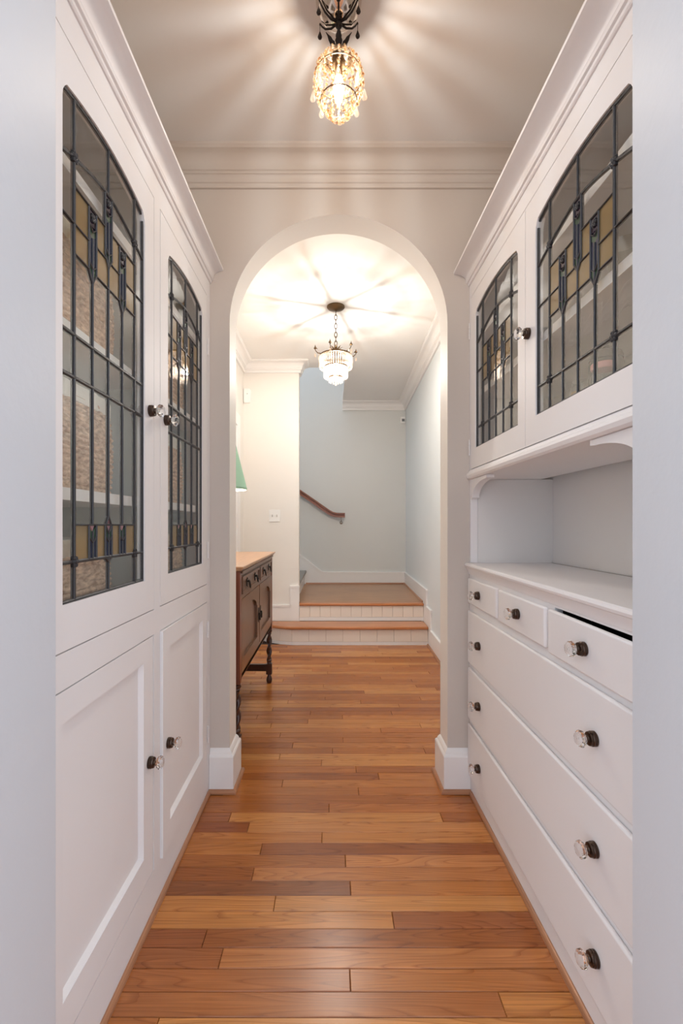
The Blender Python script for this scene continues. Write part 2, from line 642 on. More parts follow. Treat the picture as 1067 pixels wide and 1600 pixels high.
PB, PW = 1.054, 0.0577
JOINTS = {-1: [241.6], 0: [785], 1: [547], 2: [345], 3: [319.5], 4: [614], 5: [429], 6: [547.5], 7: [395], 8: [539.6], 9: [408],
          10: [503], 11: [388], 12: [359, 689.7], 13: [514], 14: [], 15: [560], 16: [441], 17: [591.5], 18: [556]}
last = []
for k in range(-12, 57):
    y0 = PB + PW * k
    y1 = y0 + PW
    ym = (y0 + y1) / 2
    if y0 > 4.33:
        break
    y1 = min(y1, 4.34)
    if ym > YA0 + 0.02:
        xa, xb = HLX, hrx(ym) + 0.01
    elif ym < YN1:
        xa, xb = -0.47, 0.51
    else:
        xa, xb = XL - 0.008, XR + 0.008
    if YA0 - 0.02 < ym < YA1:
        xa, xb = -0.46, 0.52
    if k in JOINTS:
        js = [(p - VX) * ym / F for p in JOINTS[k]]
    else:
        js = []
        for _ in range(30):
            cand = []
            x = xa + rnd.uniform(0.15, 0.9)
            while x < xb - 0.12:
                cand.append(x)
                x += rnd.uniform(0.45, 1.1)
            if all(abs(a - b) > 0.12 for a in cand for b in last):
                js = cand
                break
    last = js
    xs = [xa] + [j for j in js if xa + 0.05 < j < xb - 0.05] + [xb]
    for i in range(len(xs) - 1):
        plank(floor, xs[i], xs[i + 1], y0, y1, tone_of(k, i))
# kitchen boards behind the eye, out of the picture
mb = MB()
for i in range(40):
    y0 = -2.5 + i * 0.0712
    mb.box(-2.5, 2.5, y0, y0 + 0.0705, -0.016, -0.001)
o = mb.build('boards', M['oak_tread'], floor, smooth=0)
o['kind'] = 'stuff'

# ------------------------------------------------------------------ structure: walls
def arch(x0, x1, spring, base=0.0, n=40):
    c, r = (x0 + x1) / 2, (x1 - x0) / 2
    pts = [(x0, base), (x0, spring)]
    pts += [(c - r * math.cos(PI * i / n), spring + r * math.sin(PI * i / n)) for i in range(1, n)]
    pts += [(x1, spring), (x1, base)]
    return pts


def arch_wall(name, y0, y1, ax0, ax1, spring, mat_front, ztop, wx0, wx1, mat_rest=None):
    poly = [(wx0, 0), (ax0, 0)] + arch(ax0, ax1, spring)[1:-1] + [(ax1, 0), (wx1, 0), (wx1, ztop), (wx0, ztop)]
    # split so that every face is a plain polygon: left pier, right pier, crown above the spring line
    mb = MB()
    a = arch(ax0, ax1, spring)[1:-1]
    top = [(wx0, 0), (ax0, 0)] + a + [(ax1, 0), (wx1, 0), (wx1, ztop), (wx0, ztop)]
    tri = tessellate_polygon([[Vector((u, v, 0)) for u, v in top]])
    n = len(top)
    vs = [(u, y0, v) for u, v in top] + [(u, y1, v) for u, v in top]
    fs = []
    for p, q, r in tri:
        fs += [(p, q, r), (r + n, q + n, p + n)]
    for i in range(n):
        j = (i + 1) % n
        fs.append((i, j, j + n, i + n))
    mb.add(vs, fs)
    o = struct(mb, name, mat_front, smooth=30)
    if mat_rest:                                  # the hall's paint runs through the opening
        o.data.materials.append(mat_rest)
        for p in o.data.polygons:
            p.material_index = 0 if p.normal.y < -0.9 else 1
    return o


arch_wall('wall_back', YA0, YA1, -0.438, 0.498, 2.005, M['wall'], 2.9, -1.05, 1.10, M['hall'])
arch_wall('wall_front', YN0, YN1, -0.4456, 0.486, 2.005, M['jamb'], 2.9, -3.0, 3.0)

struct(MB().box(WLX - 0.12, WLX, YN1, YA0, 0, 2.9), 'wall_left', M['wall'])
struct(MB().box(WRX, WRX + 0.12, YN1, YA0, 0, 2.9), 'wall_right', M['wall'])
struct(MB().box(-1.05, 1.10, YN1, YA0, ZC, 2.9), 'ceiling', M['ceil'])

# hall shell
DY0, DY1, DZ1 = 3.30, 4.19, 2.06                # the glazed outside door in the hall's left wall
mb = MB().prism([(YA1, 0), (DY0, 0), (DY0, DZ1), (DY1, DZ1), (DY1, 0), (YW0, 0), (YW0, 2.9), (YA1, 2.9)], 0, 0.12, lambda u, v, w: (HLX - w, u, v))
struct(mb, 'wall_hall_left', M['hall'])
mb = MB().prism([(XWE, 0), (XWE, 2.9), (-2.7, 2.9), (-2.7, 0)], 0, YW1 - YW0, lambda u, v, w: (u, YW0 + w, v))
struct(mb, 'wall_hall_end', M['hall'], bevel=0.004)
mb = MB().prism([(hrx(YA1), YA1), (hrx(YB), YB), (hrx(YB) + 0.12, YB), (hrx(YA1) + 0.12, YA1)], 0, 2.9, XYZ)
struct(mb, 'wall_hall_right', M['daylit_wall'])
struct(MB().box(-2.7, 1.12, YB, YB + 0.12, 0, 3.9), 'wall_stair_back', M['stair_wall'])
struct(MB().box(-2.82, -2.7, YW0, YB + 0.12, 0, 3.9), 'wall_stair_left', M['stair_wall'])
struct(MB().box(-2.7, XO + 0.12, YW1 - 0.12, YW1, 2.9, 3.9), 'wall_stair_front', M['stair_wall'])
struct(MB().box(XO, XO + 0.12, YW1, YB, 2.9, 3.9), 'wall_stair_right', M['stair_wall'])
mb = MB()
mb.prism([(-1.05, YA1), (1.12, YA1), (1.12, YB), (XO, YB), (XO, YW1 + 0.03), (XWE - 0.02, YW1 + 0.03), (XWE - 0.02, YW0), (-1.05, YW0)], ZH, 2.9, XYZ)
struct(mb, 'ceiling_hall', M['hallceil'])

# cornices
def cornice(z, p=0.10, h=0.124):
    pts = [(0, z), (p, z), (p, z - 0.010), (p - 0.008, z - 0.013)]
    for i in range(0, 9):
        a = PI / 2 * i / 8
        pts.append((p - 0.012 - (p - 0.048) * math.sin(a) , z - 0.016 - 0.046 * (1 - math.cos(a))))
    pts += [(0.036, z - 0.066), (0.030, z - 0.068), (0.030, z - 0.078)]
    for i in range(1, 6):
        a = PI / 2 * i / 5
        pts.append((0.030 - 0.012 * math.sin(a), z - 0.078 - 0.020 * (1 - math.cos(a))))
    pts += [(0.018, z - 0.106), (0.013, z - 0.108), (0.013, z - h + 0.004), (0.010, z - h), (0, z - h)]
    return pts


mb = MB().sweep([(WLX, YN1), (WLX, YA0), (WRX, YA0), (WRX, YN1)], cornice(ZC), closed=True)
struct(mb, 'trim_1', M['wall'], smooth=25)
mb = MB().sweep([(XO, YB), (hrx(YB), YB), (hrx(YA1), YA1), (HLX, YA1), (HLX, YW0), (XWE, YW0), (XWE, YW1)], cornice(ZH, 0.10, 0.106))
struct(mb, 'trim_2', M['trim'], smooth=25)

# baseboards of the arch piers, wrapping through the opening
BASE = [(0, 0), (0.020, 0), (0.020, 0.150), (0.017, 0.156), (0.012, 0.160), (0.010, 0.168), (0.004, 0.178), (0, 0.182)]
SHOE = [(0, 0), (0.014, 0), (0.0135, 0.007), (0.010, 0.013), (0.005, 0.016), (0, 0.016)]
lp = [(XL + 0.001, YA0), (-0.438, YA0), (-0.438, YA1), (HLX, YA1), (HLX, 3.28)]
rp = [(hrx(YA1), YA1), (0.498, YA1), (0.498, YA0), (XR - 0.001, YA0)]
# right-hand offset must face the room: run each path so that the room lies to the right
struct(MB().sweep(lp[:4], [(d, z) for d, z in BASE]), 'baseboard_left', M['trim'], smooth=25)
struct(MB().sweep(rp, BASE), 'baseboard_right', M['trim'], smooth=25)


def off_path(path, d):
    P = [Vector(p) for p in path]
    res = []
    for i in range(len(P)):
        ns = []
        if i > 0:
            t = (P[i] - P[i - 1]).normalized(); ns.append(Vector((t.y, -t.x)))
        if i < len(P) - 1:
            t = (P[i + 1] - P[i]).normalized(); ns.append(Vector((t.y, -t.x)))
        m = ns[0] if len(ns) == 1 else (ns[0] + ns[1]) / (1 + ns[0].dot(ns[1]))
        res.append(P[i] + m * d)
    return res


struct(MB().sweep(off_path(lp[:4], 0.0202), SHOE), 'trim_3', M['shoe'], smooth=30)
struct(MB().sweep(off_path(rp, 0.0202), SHOE), 'trim_4', M['shoe'], smooth=30)
CSHOE = [(0, 0), (0.011, 0), (0.011, 0.008), (0.008, 0.013), (0.003, 0.016), (0, 0.016)]
struct(MB().sweep([(XL, YN1 + 0.002), (XL, YA0 - 0.036)], CSHOE), 'trim_5', M['shoe_y'], smooth=30)
struct(MB().sweep([(XR, YA0 - 0.036), (XR, YN1 + 0.002)], CSHOE), 'trim_6', M['shoe_y'], smooth=30)

# stepped hall baseboards
mb = MB()
pl = [(YA1 + 0.02, 0), (YB, 0), (YB, 0.505), (4.425, 0.505), (4.425, 0.345), (4.205, 0.345), (4.205, 0.160), (YA1 + 0.02, 0.160)]
mb.prism(pl, 0, 0.016, lambda u, v, w: (hrx(u) - w, u, v))
for (a, b, z) in ((4.408, YB, 0.51), (4.188, 4.42, 0.35), (YA1 + 0.02, 4.20, 0.165)):
    mb.prism([(a, z - 0.022), (b, z - 0.022), (b, z), (a, z)], 0, 0.021, lambda u, v, w: (hrx(u) - w, u, v))
struct(mb, 'baseboard_hall_right', M['trim'])
mb = MB()
pl = [(-2.0, S2), (hrx(YB), S2), (hrx(YB), 0.506), (-0.121, 0.511), (-0.452, 0.771), (-2.0, 1.986)]
mb.prism(pl, 0, 0.016, on_y(YB))
mb.prism([(hrx(YB), 0.488), (hrx(YB), 0.512), (-0.119, 0.517), (-0.452, 0.778), (-0.452, 0.748), (-0.124, 0.491)], 0, 0.021, on_y(YB))
struct(mb, 'baseboard_stair_back', M['trim'])
mb = MB()
pl = [(HLX, S1 - 0.178), (-0.72, 0.0), (-0.72, S1), (XWE + 0.004, S1), (XWE + 0.004, 0.528), (-0.412, 0.528), (-0.412, 0.336), (HLX, 0.336)]
mb.prism(pl, 0, 0.016, on_y(YW0))
mb.prism([(XWE + 0.006, 0.508), (XWE + 0.006, 0.530), (-0.418, 0.530), (-0.418, 0.508)], 0, 0.021, on_y(YW0))
mb.prism([(-0.418, 0.510), (-0.405, 0.510), (-0.405, 0.336), (-0.418, 0.336)], 0, 0.021, on_y(YW0))
mb.prism([(-0.418, 0.316), (-0.405, 0.336), (-0.405, 0.338), (HLX, 0.338), (HLX, 0.316)], 0, 0.021, on_y(YW0))
struct(mb, 'baseboard_hall_end', M['trim'])
mb = MB().sweep([(hrx(4.29) - 0.0165, 4.30), (hrx(YA1) - 0.0165, YA1 + 0.06)], SHOE)
struct(mb, 'trim_7', M['shoe_y'], smooth=30)

# the cased, glazed white door in the hall's left wall
fD = lambda u, v, w: (HLX - 0.05 + w, u, v)
lights = []
for i in range(3):
    for j in range(5):
        u = DY0 + 0.10 + i * 0.234
        v = 0.26 + j * 0.340
        lights.append(rect(u + 0.010, u + 0.224, v + 0.010, v + 0.330))
door1 = struct(MB().prism(rect(DY0 + 0.003, DY1 - 0.003, 0.004, DZ1 - 0.003), -0.02, 0.02, fD, lights), 'door_1', M['trim'], smooth=0)
for q in lights:
    (u0, v0), (u1, v1) = q[0], q[2]
    MB().prism(rect(u0 - 0.004, u1 + 0.004, v0 - 0.004, v1 + 0.004), -0.002, 0.002, fD).build('door_pane', M['clear'], door1, smooth=0)
fD2 = lambda u, v, w: (HLX + w, u, v)
mb = MB().prism([(DY1, 0.185), (DY1 + 0.11, 0.185), (DY1 + 0.11, DZ1 + 0.11), (DY0 - 0.11, DZ1 + 0.11), (DY0 - 0.11, 0), (DY0, 0), (DY0, DZ1), (DY1, DZ1)], 0.0, 0.024, fD2)
mb.box(HLX, HLX + 0.024, DY1, DY1 + 0.11, 0.0, 0.185)
mb.build('casing', M['trim'], door1, bevel=0.004)
mb = MB().ball(fD(DY0 + 0.05, 1.0, 0.06), 0.026, 12, 8)
mb.tube([fD(DY0 + 0.05, 1.0, 0.021), fD(DY0 + 0.05, 1.0, 0.05)], 0.008)
mb.build('door_knob', M['bronze'], door1)

# ------------------------------------------------------------------ the stairs
stairs = thing('staircase', 'two white-tiled steps with oak treads rising to a landing, then grey-carpeted steps turning left', 'stairs', (0.3, 4.9, 0))


def step_outline(d):          # front line of the bottom step, with its angled left end
    p = [(hrx(4.31) - 0.017, 4.31), (-0.376, 4.31), (-0.49, 4.345), (-0.60, 4.405), (-0.69, 4.49), (-0.725, YW0 - 0.022)]
    return [(a, b) for a, b in p]


# bottom step: core, tiles, base strip, tread
sp = step_outline(0)
core = [(x, y + 0.012 if i < 5 else y) for i, (x, y) in enumerate(sp)]
poly = core + [(hrx(4.56) - 0.017, YW0 - 0.022)]
riser1 = MB().prism(poly, 0.001, S1 - 0.028, XYZ).build('riser', M['grout'], stairs, smooth=0)


def tiles_along(path, z0, z1, w, parent):
    for a, b in zip(path[:-1], path[1:]):
        a, b = Vector(a), Vector(b)
        t = (b - a)
        L = t.length
        t.normalize()
        n = Vector((t.y, -t.x))
        if n.y > 0 or (abs(n.y) < 1e-6 and n.x > 0):
            n = -n
        k = max(1, round(L / w))
        for i in range(k):
            p = a + t * (L * i / k + 0.0012)
            q = a + t * (L * (i + 1) / k - 0.0012)
            m = MB().prism([(p.x, p.y), (q.x, q.y), (q.x - n.x * 0.012, q.y - n.y * 0.012), (p.x - n.x * 0.012, p.y - n.y * 0.012)], z0, z1, XYZ)
            m.build('tile', M['tile'], parent, smooth=0, bevel=0.001, bseg=1)


tiles_along(sp[:5], 0.032, S1 - 0.029, 0.155, riser1)
mb = MB()
for a, b in zip(sp[:4], sp[1:5]):
    a, b = Vector(a), Vector(b)
    t = (b - a).normalized()
    n = Vector((t.y, -t.x))
    if n.y > 0:
        n = -n
    mb.prism([(a.x, a.y), (b.x, b.y), (b.x + n.x * 0.004, b.y + n.y * 0.004), (a.x + n.x * 0.004, a.y + n.y * 0.004)], 0.001, 0.030, XYZ)
mb.build('base_strip', M['trim'], stairs, smooth=0)
nose = [(hrx(4.285) - 0.017, 4.283), (-0.385, 4.283), (-0.50, 4.32), (-0.615, 4.385), (-0.71, 4.48), (-0.75, YW0 - 0.022)]
MB().prism(nose + [(hrx(4.56) - 0.017, YW0 - 0.022)], S1 - 0.027, S1, XYZ).build('tread', M['oak_tread'], stairs, bevel=0.009, bseg=3)
# second riser and the landing
xr2 = hrx(YW0) - 0.017
riser2 = MB().box(XWE + 0.006, xr2, YW0 - 0.001, YW0 + 0.05, S1 + 0.001, S2 - 0.028).build('riser', M['grout'], stairs, smooth=0)
tiles_along([(XWE + 0.006, YW0 - 0.012), (xr2, YW0 - 0.012)], S1 + 0.038, S2 - 0.029, 0.104, riser2)
MB().box(XWE + 0.006, xr2, YW0 - 0.014, YW0 - 0.001, S1 + 0.001, S1 + 0.036).build('base_strip', M['trim'], stairs, smooth=0)
MB().box(XWE + 0.006, xr2, YW0 - 0.030, YW0 + 0.055, S2 - 0.027, S2).build('nosing', M['oak_tread'], stairs, bevel=0.009, bseg=3)
mb = MB()
for i in range(25):
    y0 = YW0 + 0.0555 + i * 0.0567
    mb.box(-0.36, hrx(y0) - 0.017, y0, min(y0 + 0.0545, YB - 0.0165), S2 - 0.027, S2 - 0.0005)
o = mb.build('landing_boards', M['oak_land'], stairs, smooth=0)
o['kind'] = 'stuff'
MB().box(-0.36, hrx(YB) - 0.017, YW1, YB - 0.017, 0.0, S2 - 0.03).build('landing_base', M['subfloor'], stairs, smooth=0)
MB().sweep([(-0.34, YB - 0.017), (hrx(YB) - 0.017, YB - 0.017), (hrx(4.60) - 0.017, 4.60)], [(d, z + S2) for d, z in SHOE]).build('shoe_moulding', M['shoe'], stairs)
# carpeted flight going up to the left
for i in range(6):
    x1 = -0.36 - i * 0.25
    z0 = S2 + i * 0.179
    MB().box(x1 - 0.24, x1, YW1 + 0.001, YB - 0.017, 0.0 if i else 0.0, z0 + 0.150).build('riser', M['trim'], stairs, smooth=0)
    MB().box(x1 - 0.25, x1 + 0.026, YW1 + 0.001, YB - 0.017, z0 + 0.1505, z0 + 0.179).build('carpeted_tread', M['carpet'], stairs, bevel=0.008)

# handrail
rail = thing('handrail', 'red-brown wooden handrail on the far stair wall, with a level lower end', 'handrail', (-0.2, YB - 0.07, 1.3))
pts = []
for px, py in ((430, 744.5), (465.4, 767), (492.5, 785.5), (505, 794.5), (513.5, 800.2), (519, 803.2), (525, 804.6), (531, 805), (538.8, 805)):
    pts.append((px, py))
yr = YB - 0.07
cen = [((px - VX) * yr / F, H - (py - VY) * yr / F) for px, py in pts]
prof = [(-0.018, -0.030), (0.018, -0.030), (0.018, -0.006), (0.010, 0.0), (0.010, 0.006), (0.024, 0.012), (0.024, 0.022), (0.016, 0.030), (-0.016, 0.030), (-0.024, 0.022), (-0.024, 0.012), (-0.010, 0.006), (-0.010, 0.0), (-0.018, -0.006)]
vs, fs = [], []
for i, (x, z) in enumerate(cen):
    a, b = cen[max(0, i - 1)], cen[min(len(cen) - 1, i + 1)]
    t = Vector((b[0] - a[0], b[1] - a[1])).normalized()
    nx, nz = -t.y, t.x
    for d, h in prof:
        vs.append((x + nx * h, yr + d, z + nz * h))
k = len(prof)
for i in range(len(cen) - 1):
    for a in range(k):
        b = (a + 1) % k
        fs.append((i * k + a, i * k + b, (i + 1) * k + b, (i + 1) * k + a))
fs.append(tuple(range(k)))
fs.append(tuple(range((len(cen) - 1) * k, len(cen) * k)))
MB().add(vs, fs).build('rail', M['rail'], rail, smooth=40)
for bx, bz in ((0.128, 1.235),):
    mb = MB().tube([(bx, yr, bz + 0.002), (bx, yr, bz - 0.025), (bx, yr + 0.02, bz - 0.055), (bx, YB - 0.004, bz - 0.065)], 0.006)
    mb.lathe([(0.022, 0), (0.022, 0.006), (0.012, 0.012), (0.001, 0.013)], (bx, YB - 0.0005, bz - 0.065), 14, Matrix.Rotation(PI / 2, 3, 'X').to_3x3())
    mb.build('rail_bracket', M['steel'], rail)

# ------------------------------------------------------------------ cabinet helpers
def side_fn(side):
    if side == 'L':
        return lambda u, v, w: (XL + w, u, v)
    return lambda u, v, w: (XR - w, u, v)


def axis_out(side):            # turns local +z into the direction out of the cabinet face
    return Matrix.Rotation(PI / 2 if side == 'L' else -PI / 2, 3, 'Y')


def knob(side, u, v, parent, w0=0.0):
    fn = side_fn(side)
    A = axis_out(side)
    c = Vector(fn(u, v, w0))
    MB().lathe([(0.0150, 0.0), (0.0165, 0.001), (0.0165, 0.004), (0.0155, 0.0048), (0.0165, 0.0056), (0.0165, 0.009), (0.0150, 0.0105), (0.0155, 0.012),
                (0.0145, 0.0155), (0.008, 0.0165), (0.0065, 0.021), (0.0005, 0.0215)], c, 24, A).build('knob_rose', M['bronze'], parent, smooth=25)
    MB().lathe([(0.0070, 0.0185), (0.0090, 0.022), (0.0165, 0.027), (0.0185, 0.031), (0.0175, 0.036), (0.0120, 0.041), (0.0070, 0.0425), (0.0003, 0.0425)],
               c, 12, A).build('crystal_knob', M['crystal'], parent, smooth=0)


def hinge(side, u, v, parent, h=0.062, w0=0.0):
    fn = side_fn(side)
    mb = MB()
    c = Vector(fn(u, v - h / 2, w0 + 0.003))
    for k in range(3):
        mb.lathe([(0.0032, h * k / 3 + 0.0006), (0.0032, h * (k + 1) / 3 - 0.0006)], c, 8)
    mb.ball(c + Vector((0, 0, -0.001)), 0.0035, 8, 4)
    mb.ball(c + Vector((0, 0, h + 0.001)), 0.0035, 8, 4)
    mb.build('hinge', M['trim'], parent)


def leaded_door(side, parent, u0, u1, v0, v1, c, hw, tall, knob_at, hinge_at):
    fn = side_fn(side)
    a, b, p = 0.143, 0.0715, 0.0160
    if tall:
        g0, D, Cc, B, A, T3, T2, T1 = 0.983, 1.064, 1.140, 1.4426, 1.530, 1.698, 1.759, 1.8355
        L1 = lambda u: 1.921 - 0.026 * (abs(u) / a) ** 1.5
        peak, sag = 2.031, 0.0140
    else:
        g0, D, Cc, B, A, T3, T2, T1 = 1.457, 1.540, None, None, 1.540, 1.710, 1.768, 1.845
        L1 = lambda u: 1.936 - 0.027 * (abs(u) / a) ** 1.5
        peak, sag = 2.043, 0.0115
    top = lambda u: peak - sag * (u / a) ** 2
    te = top(hw)
    # opening outline, rounded upper corners
    n = 20
    up = [(hw, te - 0.028), (hw - 0.002, te - 0.016), (hw - 0.007, te - 0.006), (hw - 0.015, top(hw - 0.015))]
    up += [(hw - 0.03 - (2 * hw - 0.06) * i / n, top(hw - 0.03 - (2 * hw - 0.06) * i / n)) for i in range(n + 1)]
    up += [(-hw + 0.015, top(hw - 0.015)), (-hw + 0.007, te - 0.006), (-hw + 0.002, te - 0.016), (-hw, te - 0.028)]
    hole = [(c - hw, g0), (c + hw, g0)] + [(c + u, v) for u, v in up]
    mb = MB().prism(rect(u0, u1, v0, v1), -0.022, 0.0, fn, [hole])
    hu = u1 if abs(hinge_at - u1) < abs(hinge_at - u0) else u0
    door = mb.build('glass_door', M['cab'], parent, origin=fn(hu, (v0 + v1) / 2, 0), smooth=20)
    PW0, PW1 = -0.0100, -0.0070
    e = 0.0015

    def pane(name, poly, mat):
        MB().prism([(c + u, v) for u, v in poly], PW0, PW1, fn).build(name, mat, door, smooth=0)

    def cell(name, mat, ua, ub, va, vb):
        """va, vb may be numbers or functions of u"""
        fa = va if callable(va) else (lambda u: va)
        fb = vb if callable(vb) else (lambda u: vb)
        k = 4 if (callable(va) or callable(vb)) else 1
        poly = [(ua + (ub - ua) * i / k, fa(ua + (ub - ua) * i / k)) for i in range(k + 1)]
        poly += [(ub - (ub - ua) * i / k, fb(ub - (ub - ua) * i / k)) for i in range(k + 1)]
        q = []
        for pt in poly:
            if not q or (Vector(pt) - Vector(q[-1])).length > 1e-6:
                q.append(pt)
        pane(name, q, mat)

    G, Am = 'glass_pane', 'amber_pane'
    xx = hw + 0.003
    for s in (-1, 1):
        ua, ub = (-xx, -a) if s < 0 else (a, xx)
        rows = [(g0 - 0.003, D), (D, B), (B, A), (A, T2)] if tall else [(g0 - 0.003, D), (D, T2)]
        for r in rows:
            cell(G, M['clear'], ua, ub, *r)
        cell(G, M['clear'], ua, ub, T2, L1)
        # top corner pane follows the rounded opening
        cor = [(a, L1(a)), (hw, L1(hw)), (hw, te - 0.028), (hw - 0.007, te - 0.006), (hw - 0.015, top(hw - 0.015)), (a, top(a))]
        pane(G, [(s * u, v) for u, v in cor], M['clear'])
    top2 = lambda u: top(u) + 0.003
    cell(G, M['clear'], -a, 0, L1, top2)
    cell(G, M['clear'], 0, a, L1, top2)
    cell(G, M['clear'], -a, -p, T1, L1)
    cell(G, M['clear'], p, a, T1, L1)
    pb = T3 - 0.024                       # tip of the outer flower panels
    cb = T2 - 0.012                       # tip of the middle one
    for s in (-1, 1):
        S = lambda pl: [(s * u, v) for u, v in pl]
        cell(Am, M['amber'], s * a, s * (b + p), T2, T1)
        cell(Am, M['amber'], s * a, s * (b + p), T3, T2)
        cell(Am, M['amber'], s * (b - p), s * p, T2 + 0.004, T1)
        pane(Am, S([(b - p, T3), (0, T3), (0, cb), (p, T2 + 0.004), (b - p, T2 + 0.004)]), M['amber'])
        # plain lights below the amber band, notched round the panel tips
        pane(G, S([(a, A), (b, A), (b, pb), (b + p, T3), (a, T3)]), M['clear'])
        pane(G, S([(b, A), (0, A), (0, T3), (b - p, T3), (b, pb)]), M['clear'])
        if tall:
            for r in ((B, A), (Cc, B)):
                cell(G, M['clear'], s * a, s * b, *r)
                cell(G, M['clear'], s * b, 0, *r)
            cell(Am, M['amber'], s * a, s * (b + p), D, Cc)
            cell(Am, M['amber'], s * (b - p), s * p, D, Cc)
            cell(G, M['clear'], s * a, 0, g0 - 0.003, D)
        else:
            cell(G, M['clear'], s * a, s * b, g0 - 0.003, D)
            cell(G, M['clear'], s * b, 0, g0 - 0.003, D)
    bars, ros = [], []
    bl = lambda pts, w=0.0042: bars.append((pts, w))

    def upper_panel(x, zt, zb):
        fl = 0.036
        pane('purple_pane', [(x - p, zt - fl), (x + p, zt - fl), (x + p, zt), (x - p, zt)], M['purple'])
        pane('green_pane', [(x - p, zt - fl), (x, zt - fl - 0.012), (x + p, zt - fl), (x + p, zt - fl - 0.016), (x, zt - fl - 0.028), (x - p, zt - fl - 0.016)], M['green'])
        zs = zb + 0.042
        for s in (-1, 1):
            q = [(x, zt - fl - 0.028), (x + s * p, zt - fl - 0.016), (x + s * p, zs), (x, zs - 0.012)]
            pane('blue_pane', q, M['blue'])
            pane('green_pane', [(x, zs - 0.012), (x + s * p, zs), (x + s * p, zb + 0.024), (x, zb)], M['green'])
        bl([(x - p, zt), (x - p, zb + 0.024), (x, zb), (x + p, zb + 0.024), (x + p, zt), (x - p, zt)], 0.0046)
        bl([(x, zt - fl - 0.028), (x, zb)], 0.004)
        bl([(x - p, zt - fl), (x, zt - fl - 0.012), (x + p, zt - fl)], 0.003)
        bl([(x - p, zs), (x, zs - 0.012), (x + p, zs)], 0.003)
        ros.append((x, zt - fl / 2, 0.010))

    upper_panel(-b, T1, pb)
    upper_panel(b, T1, pb)
    upper_panel(0, L1(p) - 0.002, cb)
    if tall:
        for x in (-b, 0, b):
            zt, zb = (Cc, D)
            m = (zt + zb) / 2
            if x == 0:
                pane('pink_pane', [(0, Cc + 0.016), (0.011, Cc - 0.002), (0, Cc - 0.018), (-0.011, Cc - 0.002)], M['pink'])
                bl([(0, Cc + 0.02), (0.0135, Cc - 0.002), (0, Cc - 0.021), (-0.0135, Cc - 0.002), (0, Cc + 0.02)], 0.004)
                bl([(-p, D), (0, D - 0.012), (p, D)], 0.004)
            else:
                pane('pink_pane', [(x - 0.009, Cc), (x + 0.009, Cc), (x, Cc - 0.014)], M['pink'])
            for s in (-1, 1):
                pane('green_pane', [(x, Cc - 0.016), (x + s * p, Cc - 0.004), (x + s * p, Cc - 0.026), (x, Cc - 0.040)], M['green'])
                pane('blue_pane', [(x, Cc - 0.040), (x + s * p, Cc - 0.026), (x + s * p, D), (x, D)], M['blue'])
            bl([(x - p, D), (x - p, Cc)], 0.005)
            bl([(x + p, D), (x + p, Cc)], 0.005)
            bl([(x, Cc - 0.016), (x, D)], 0.0036)
            bl([(x - p, Cc - 0.026), (x, Cc - 0.040), (x + p, Cc - 0.026)], 0.003)
    # came: the thick verticals and cross lines, then the thin ones
    for s in (-1, 1):
        bl([(s * a, g0), (s * a, top(a))], 0.0072)
        bl([(s * hw, g0), (s * hw, te - 0.02)], 0.008)
        bl([(s * b, A if tall else g0), (s * b, pb)], 0.0042)
        if tall:
            bl([(s * b, Cc), (s * b, A)], 0.0042)
    bl([(0, g0), (0, D)] if tall else [(0, g0), (0, cb)], 0.0042)
    if tall:
        bl([(0, Cc + 0.02), (0, cb)], 0.0042)
    bl([(0, L1(0)), (0, top(0))], 0.0042)
    ns = 12
    bl([(-hw + 2 * hw * i / ns, L1(-hw + 2 * hw * i / ns)) for i in range(ns + 1)], 0.0072)
    bl([(-hw + 0.01 + 2 * (hw - 0.01) * i / ns, top(-hw + 0.01 + 2 * (hw - 0.01) * i / ns) - 0.002) for i in range(ns + 1)], 0.008)
    bl([(-hw, g0 + 0.002), (hw, g0 + 0.002)], 0.008)
    bl([(-hw, D), (hw, D)], 0.0072)
    if tall:
        bl([(-hw, B), (hw, B)], 0.0082)
        bl([(-hw, A), (hw, A)], 0.0082)
        bl([(-a, Cc), (a, Cc)], 0.0042)
    bl([(-hw, T2), (-b - p, T2)]); bl([(b + p, T2), (hw, T2)])
    bl([(-b + p, T2 + 0.004), (-p, T2 + 0.004)]); bl([(p, T2 + 0.004), (b - p, T2 + 0.004)])
    bl([(-a, T1), (-b - p, T1)]); bl([(b + p, T1), (a, T1)])
    bl([(-b + p, T1), (-p, T1)]); bl([(p, T1), (b - p, T1)])
    bl([(-a, T3), (-b - p, T3)]); bl([(b + p, T3), (a, T3)])
    bl([(-b + p, T3), (b - p, T3)])
    mb = MB()
    for pts, w in bars:
        for (ua, va), (ub, vb) in zip(pts[:-1], pts[1:]):
            d = Vector((ub - ua, vb - va))
            if d.length < 1e-6:
                continue
            d.normalize()
            nn = Vector((-d.y, d.x)) * w / 2
            s0, s1 = Vector((ua, va)) - d * w * 0.3, Vector((ub, vb)) + d * w * 0.3
            q = [s0 - nn, s1 - nn, s1 + nn, s0 + nn]
            q2 = [s0 - nn * 0.45, s1 - nn * 0.45, s1 + nn * 0.45, s0 + nn * 0.45]
            vs = [fn(c + t.x, t.y, -0.0125) for t in q] + [fn(c + t.x, t.y, -0.0058) for t in q] + [fn(c + t.x, t.y, -0.0040) for t in q2]
            fs = [(0, 1, 2, 3), (8, 9, 10, 11)]
            for i in range(4):
                j = (i + 1) % 4
                fs += [(i, j, j + 4, i + 4), (i + 4, j + 4, j + 8, i + 8)]
            mb.add(vs, fs)
    for s in (-1, 1):
        for z in (L1(a), D):
            ros.append((s * a, z, 0.0125))
